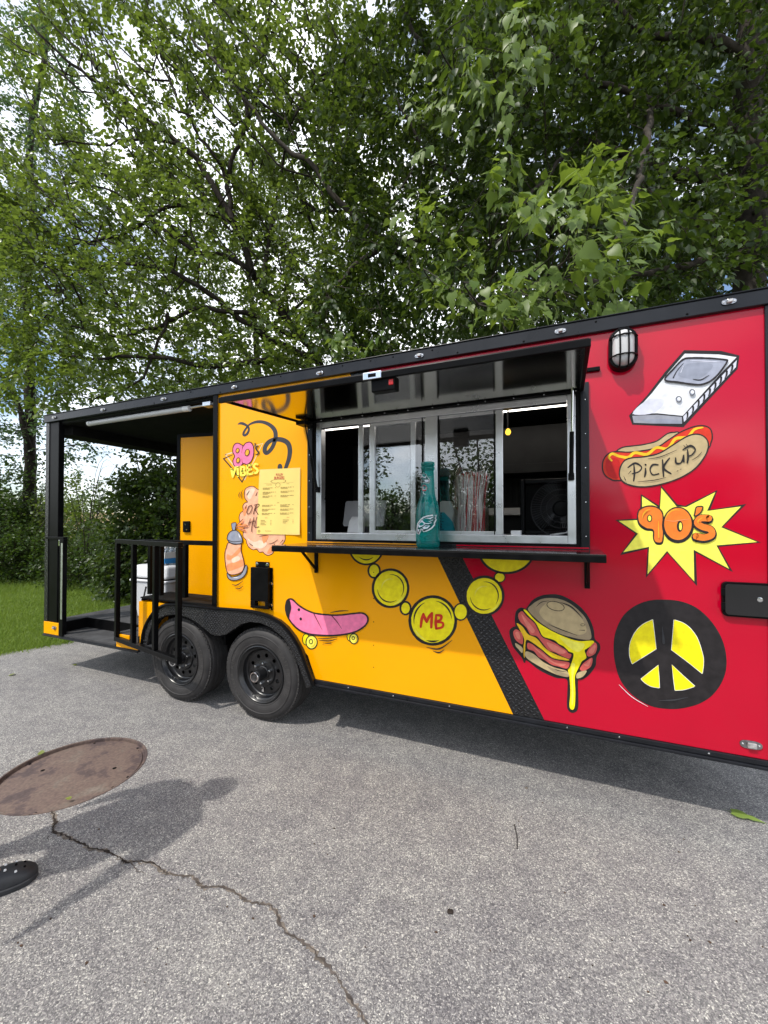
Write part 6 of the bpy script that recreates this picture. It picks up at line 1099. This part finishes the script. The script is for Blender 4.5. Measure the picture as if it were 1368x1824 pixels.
# ---- a further tree fills the crown gaps from behind
fB = 13.0; sB = [([ground_under(470, 900, fB), tuple(atf(468, 760, fB)), tuple(atf(455, 600, fB)), tuple(atf(440, 420, fB)), tuple(atf(450, 260, fB))], .15, .05), (pl([(460, 650), (360, 560), (250, 500), (150, 470)], fB), .08, .02), (pl([(455, 600), (560, 520), (640, 420)], fB), .07, .02), (pl([(466, 740), (370, 690), (260, 670)], fB), .06, .02), (pl([(445, 480), (350, 400), (280, 320)], fB), .06, .02)]
AB = blobs([(300, 540, 200, 130, 12, 15, 420), (480, 560, 180, 150, 12, 15, 480), (230, 670, 160, 80, 12, 14.5, 240), (420, 380, 170, 150, 12, 15, 300), (600, 420, 120, 160, 12, 15, 260), (420, 690, 160, 60, 12, 14.5, 220), (260, 380, 120, 110, 12, 15, 140)])
mk_tree('background_tree', 'further tree whose crown fills the gaps behind the fan of dark limbs', sB, AB, M_lfC, M_bark, 0, (.024, 3, (.3, .7), 8, .135), TPL2, cap=.16, tipr=.0065, step=.36, dk=.5, base=ground_under(470, 900, fB))
# ---- shrubs and small trees along the lawn
def shrub(name, label, c, rx, ry, h, n, size, lm, group=None, droop=.2, tpl=TPL2, stems=7, low=.02, cat='shrub', L_=(.25, .6)):
    c = np.array(c, float); t_ = tag(empty(name, tuple(c)), label, cat, group); k = 0; B_, D_ = [], []
    while k < n:
        q = RNG.uniform(-1, 1, 3); q[2] = abs(q[2]) if RNG.random() < .9 else q[2] * .2
        rr2 = np.linalg.norm(q)
        if rr2 > 1 or rr2 < RNG.uniform(.2, .75): continue
        lump = .78 + .3 * math.sin(5.1 * math.atan2(q[1], q[0]) + c[0] * 3) * math.sin(4.2 * q[2] + c[1]) ; p = c + np.array([q[0] * rx * lump, q[1] * ry * lump, low + q[2] * h * lump]); B_.append(p); D_.append(np.array([q[0], q[1], q[2] + .35]) + RNG.normal(0, .45, 3)); k += 1
    B_ = np.array(B_); S = make_shoots(B_, unit(np.array(D_)), RNG.uniform(*L_, n), 7, size, droop); org_ = tuple(c); b = MB()
    for i in range(stems):
        a_ = RNG.uniform(0, 6.28); e_ = c + np.array([math.cos(a_) * rx * .6, math.sin(a_) * ry * .6, h * RNG.uniform(.6, .95)]); s0 = c + np.array([math.cos(a_) * .15, math.sin(a_) * .15, 0]); mid = (s0 + e_) / 2 + np.array([0, 0, h * .1]) + RNG.normal(0, .06, 3); qs = smooth_pts([s0, mid, e_], False, 4); b.tube([Vector(x) for x in qs], list(np.linspace(.028, .006, len(qs))), 5, cap=False)
    b.build('stem', M_bark2, t_, org_, smooth=True, ang=180, fix=False); twigs_np('twig', S, M_twig, t_, org_, .003); V, fs, nv = cards(S['pos'], S['d'], S['n'], S['s'], tpl); mesh_np('foliage', V, fs, nv, lm, t_, org_); return t_
def gp(px, f): v = EYE + (FW + RT * ((px - CX) / F)) * f; return (v.x, v.y, -.02)
SG = 'shrubs along the edge of the lawn'
shrub('shrub', 'dark shrub at the far left edge of the lawn, partly out of the picture', gp(-25, 11.5), 1.6, 1.2, 3.3, 1700, .11, M_lfU, SG)
shrub('shrub', 'tall dark shrub under the dark upright trunk', gp(48, 12.2), 1.5, 1.1, 3.3, 1700, .11, M_lfU, SG)
shrub('shrub', 'low dark bush in front of the dark trunk at the lawn edge', gp(30, 10.8), 1.5, .9, 1.7, 1200, .095, M_lfU, SG)
shrub('shrub', 'rounded mid green bush seen just inside the porch post', gp(140, 11.8), 1.35, 1.0, 3.0, 1700, .10, M_lfC, SG)
shrub('shrub', 'low leafy bush behind the porch opening with pale flowers', gp(160, 10.2), 1.3, .8, 1.45, 1100, .085, M_lfU, SG)
fl = [o for o in bpy.data.objects if o.name.startswith('shrub')][-1]
b = MB(); cq = Vector(gp(150, 9.7))
for _ in range(34): q = cq + Vector((random.gauss(0, .45), random.gauss(0, .2), .75 + random.gauss(0, .22))); b.lathe([(.0, .012), (.022, .004), (.0, -.006)], q, 'Z', 5)
tag(b.build('flower', mat('flower_white', (.6, .6, .55), .7), fl, fix=False), kind='stuff')
shrub('shrub', 'pale yellow green bush in the gap to the field beyond the porch', gp(225, 14.5), 1.6, .9, 1.5, 900, .09, M_lfY, SG)
shrub('shrub', 'bush low down behind the swung open gate', gp(255, 9.0), 1.3, .7, 1.55, 1100, .09, M_lfU, SG)
shrub('vine_covered_sapling', 'leafy drooping sapling seen through the porch beside the yellow door', gp(282, 8.6), 1.25, .9, 3.8, 2300, .105, M_lfR, None, .6, TPL4, cat='small tree', low=.25)
shrub('shrub', 'dark bush behind the porch corner hidden mostly by the yellow door', gp(350, 9.4), 1.4, 1.0, 2.9, 1200, .10, M_lfU, SG)
# bare twiggy sapling against the light in the porch opening
b = MB(); q0 = Vector(gp(150, 10.8)); tb_ = tag(empty('thin_bare_sapling', q0), 'thin twiggy sapling against the pale sky in the porch opening', 'small tree')
for i in range(7):
    a_ = random.uniform(-1, 1); p1 = q0 + Vector((RT.x * a_ * .9, RT.y * a_ * .9, random.uniform(2.2, 3.6))); p2 = p1 + Vector((RT.x * random.uniform(.1, .9), RT.y * .4, random.uniform(-.2, .4))); b.tube([Vector(v) for v in smooth_pts([q0 + Vector((a_ * .1, 0, 0)), (q0 + p1) / 2 + Vector((0, 0, .4)), p1, p2], False, 4)], list(np.linspace(.011, .002, 13)), 4, cap=False)
b.build('stem', M_bark, tb_, q0, smooth=True, ang=180, fix=False)
# ---- far tree line beyond the field
def far_line(name, R0, a0, a1, n, h, lm, label=None):
    P_, D_, N_, S_ = [], [], [], []
    for i in range(n):
        a_ = RNG.uniform(a0, a1); rr3 = R0 + RNG.uniform(-6, 6); x, y = rr3 * math.cos(a_), rr3 * math.sin(a_); hh = h * (.55 + .3 * math.sin(a_ * 37) + .22 * math.sin(a_ * 91 + 1) + .15 * math.sin(a_ * 173)); z = hz_(x, y) + hh * RNG.random() ** .7
        P_.append((x, y, z)); D_.append(RNG.normal(0, 1, 3)); N_.append(RNG.normal(0, .5, 3) + np.array([-math.cos(a_) * .4, -math.sin(a_) * .4, .7])); S_.append(RNG.uniform(.6, 1.5))
    V, fs, nv = cards(np.array(P_), np.array(D_), np.array(N_), np.array(S_), TPL2, 1.3); return tag(mesh_np(name, V, fs, nv, lm, None, (0, 0, 0)), kind='stuff')
far_line('far_woods', 172, R(70), R(180), 9000, 8.5, M_lfU)
# ---- trees across the lot, seen mirrored in the window panes and the gloss of the paint
def mir(px, dist): d = FW + RT * ((px - CX) / F); v = Vector((d.x, -d.y, 0)).normalized(); return np.array((v.x * dist, D + 0 + v.y * dist, -.02))
def card_tree(name, label, c, h, rx, n, size, trunk_h, cone=False, lm=M_lfU, group=None, slim=1.0):
    t_ = tag(empty(name, tuple(c)), label, 'tree', group); pts = []
    while len(pts) < n:
        q = RNG.uniform(-1, 1, 3)
        if cone:
            k = RNG.random() ** .8; rad = rx * (1 - k) * (.55 + .45 * (1 - ((k * 11) % 1))); a_ = RNG.uniform(0, 6.28); rr4 = rad * math.sqrt(RNG.random()); pts.append((rr4 * math.cos(a_), rr4 * math.sin(a_), trunk_h + k * (h - trunk_h)))
        else:
            rr4 = np.linalg.norm(q)
            if rr4 > 1 or rr4 < RNG.uniform(0, .7): continue
            l_ = .75 + .3 * math.sin(4 * math.atan2(q[1], q[0]) + c[0]) * math.cos(3.3 * q[2] + c[1]); pts.append((q[0] * rx * l_, q[1] * rx * l_, (trunk_h + h) / 2 + q[2] * (h - trunk_h) / 2 * l_))
    Q = np.array(pts) + c; dn = unit(Q - c - np.array([0, 0, h * .4])); S = make_shoots(Q, unit(dn + RNG.normal(0, .5, (n, 3))), RNG.uniform(.3, .8, n), 5, size, .2 if not cone else .6); b = MB(); b.tube([Vector(c), Vector(c) + Vector((.1, 0, h * .5)), Vector(c) + Vector((0, 0, h * .9))], [(.05 * rx + .06) * slim, (.035 * rx + .04) * slim, .02], 8, cap=False)
    for i in range(7 if not cone else 0): a_ = i * 2.4; b.tube([Vector(c) + Vector((0, 0, trunk_h * .7 + i * .2)), Vector(c) + Vector((math.cos(a_) * rx * .4, math.sin(a_) * rx * .4, h * .55)), Vector(c) + Vector((math.cos(a_) * rx * .75, math.sin(a_) * rx * .75, h * .72))], [.07 * slim, .05 * slim, .015], 5, cap=False)
    b.build('trunk', M_bark, t_, tuple(c), smooth=True, ang=180, fix=False); V, fs, nv = cards(S['pos'], S['d'], S['n'], S['s'], TPL2, 1.1 if not cone else .5); mesh_np('crown', V, fs, nv, lm, t_, tuple(c))
card_tree('broad_tree', 'broad tree across the lot mirrored at the left of the sliding window pane', mir(600, 18), 7.0, 2.2, 800, .22, 1.0)
card_tree('round_tree', 'round bushy tree across the lot mirrored low in the sliding pane', mir(697, 24), 3.6, 1.7, 500, .20, .3)
card_tree('conifer', 'pointed conifer across the lot mirrored in the sliding pane', mir(742, 25), 4.2, 1.3, 520, .22, .3, True)
card_tree('young_tree', 'open leafy young tree across the lot mirrored over the straw bag', mir(848, 11), 4.6, 1.5, 300, .13, 1.5, slim=.35)
card_tree('dense_bush', 'dense dark bush across the lot mirrored low behind the straw bag', mir(852, 14), 3.5, 2.1, 1500, .16, .1); card_tree('broad_tree', 'broad tree far across the lot mirrored in the red side', mir(1240, 26), 5.2, 3.6, 700, .3, .8); card_tree('broad_tree', 'broad tree across the lot mirrored at the right end of the trailer', mir(1020, 30), 4.6, 3.2, 600, .3, .6); card_tree('broad_tree', 'broad tree across the lot mirrored in the yellow side', mir(420, 26), 5.6, 3.4, 600, .3, .8)
far_line('hedge', 46, R(182), R(358), 6000, 2.6, M_lfU)
# ------------------------------------------------------------------ grass
def inside(x, y):                                                  # left of the asphalt edge
    e = np.array(edge); xe = np.interp(y, e[:9, 1], e[:9, 0]); return x < xe + .02 + np.abs(RNG.normal(0, .07, len(np.atleast_1d(x))))
n = 170000; f = 4.0 * (18 / 4.0) ** RNG.random(n); px = RNG.uniform(-60, 420, n); d_ = np.array(FW)[None] + np.array(RT)[None] * ((px - CX) / F)[:, None]; X = d_[:, 0] * f; Y = -D + d_[:, 1] * f; ok = inside(X, Y); X, Y, f = X[ok], Y[ok], f[ok]
n = len(X); pat = .5 + .5 * np.sin(X * 2.3 + np.sin(Y * 1.7) * 2) * np.sin(Y * 2.9 + X); back = np.clip((f - 8.6) / 2.2, 0, 1); hgt = RNG.uniform(.035, .075, n) * (1 + .5 * pat) * (1 + back * RNG.uniform(0, 3.2, n)); lean = RNG.normal(0, .45, (n, 2)); dirs = unit(np.stack([lean[:, 0], lean[:, 1], np.ones(n)], 1)); nr = unit(RNG.normal(0, 1, (n, 3)) * np.array([1, 1, .1]))
V, fs, nv = cards(np.stack([X, Y, np.full(n, -.021)], 1), dirs, nr, hgt, TPLG, 1.0)
V = V.reshape(n, nv, 3); c_ = np.stack([X, Y, np.full(n, -.021)], 1)[:, None, :]; wd = (.011 / hgt)[:, None, None]; ax_ = unit(np.cross(dirs, nr))[:, None, :]; comp = ((V - c_) * ax_).sum(2, keepdims=True); V = V - ax_ * comp * (1 - wd); V = V.reshape(-1, 3)
M_gr = leafmat('grass_blade', (.105, .175, .022), (.200, .275, .05), .34, .5, .3, (.36, .50, .05)); tag(mesh_np('grass', V, fs, nv, M_gr, None, (0, 0, 0)), kind='stuff')
b = MB()
for _ in range(70):
    v = gnd(random.uniform(20, 1360), random.uniform(1215, 1800), .0008); k = random.uniform(.002, .0055); b.prism([(v.x + k * random.uniform(.4, 1.6) * math.cos(a_), v.y + k * random.uniform(.4, 1.2) * math.sin(a_), .0008) for a_ in (0, 1.2, 2.5, 3.7, 5.0)], (0, 0, .0025))
tag(b.build('grit', mat('asphalt_grit', (.07, .045, .032), .95, .1, var=.7, scale=3), asp), kind='stuff')
# ---- fallen leaves and bits on the asphalt
fv = gnd(1320, 1454); M_fl = leafmat('fallen_leaf_green', (.20, .29, .05), (.22, .31, .055), .3)
me = leaf_mesh(M_fl, True, 9); o = bpy.data.objects.new('fallen_leaf', me); dv = (gnd(1356, 1467) - gnd(1284, 1443)); s_ = dv.length * .78; o.rotation_euler = (R(3), R(5), math.atan2(dv.y, dv.x) - math.pi / 2); link(o, None, gnd(1290, 1445) + dv * .2 + Vector((0, 0, .010))); o.scale = (s_ * .62, s_, s_ * .5); tag(o, 'bright green fallen leaf on the asphalt at right, below the red panel', 'leaf')
M_fb = leafmat('fallen_bit', (.16, .20, .03), (.22, .24, .05), .3); me2 = leaf_mesh(M_fb, False, 4)
for px, py, sz, rz, lb in ((73, 1343, .05, 1.0, 'small yellow green leaf on the upper rim of the manhole cover'), (126, 1422, .03, 2.0, 'tiny yellow leaf bit at the lower rim of the manhole cover'), (18, 1203, .06, .4, 'small green leaf on the asphalt at the far left near the grass'), (136, 1184, .04, 2.2, 'tiny leaf on the asphalt in front of the porch sill')):
    o = bpy.data.objects.new('fallen_leaf', me2); o.rotation_euler = (.15, -.2, rz); o.scale = (sz,) * 3; link(o, None, gnd(px, py, .008)); tag(o, lb, 'leaf')
o = P1('twig', M_bark, None, lambda b: b.tube([gnd(916, 1468, .003), gnd(921, 1490, .006), gnd(921, 1512, .003)], .0022, 5)); tag(o, 'thin dark twig lying on the asphalt in the middle', 'twig')
for px, py, k in ((802, 1624, .016), (938, 1404, .011)):
    c_ = gnd(px, py, .001); b = MB(); b.prism([(c_.x + k * random.uniform(.5, 1.1) * math.cos(a_), c_.y + k * random.uniform(.5, 1.1) * math.sin(a_), .0008) for a_ in np.linspace(0, 6.28, 12)[:11]], (0, 0, .003)); b.build('dark_spot', M_crk if px != 938 else M_soil, asp)
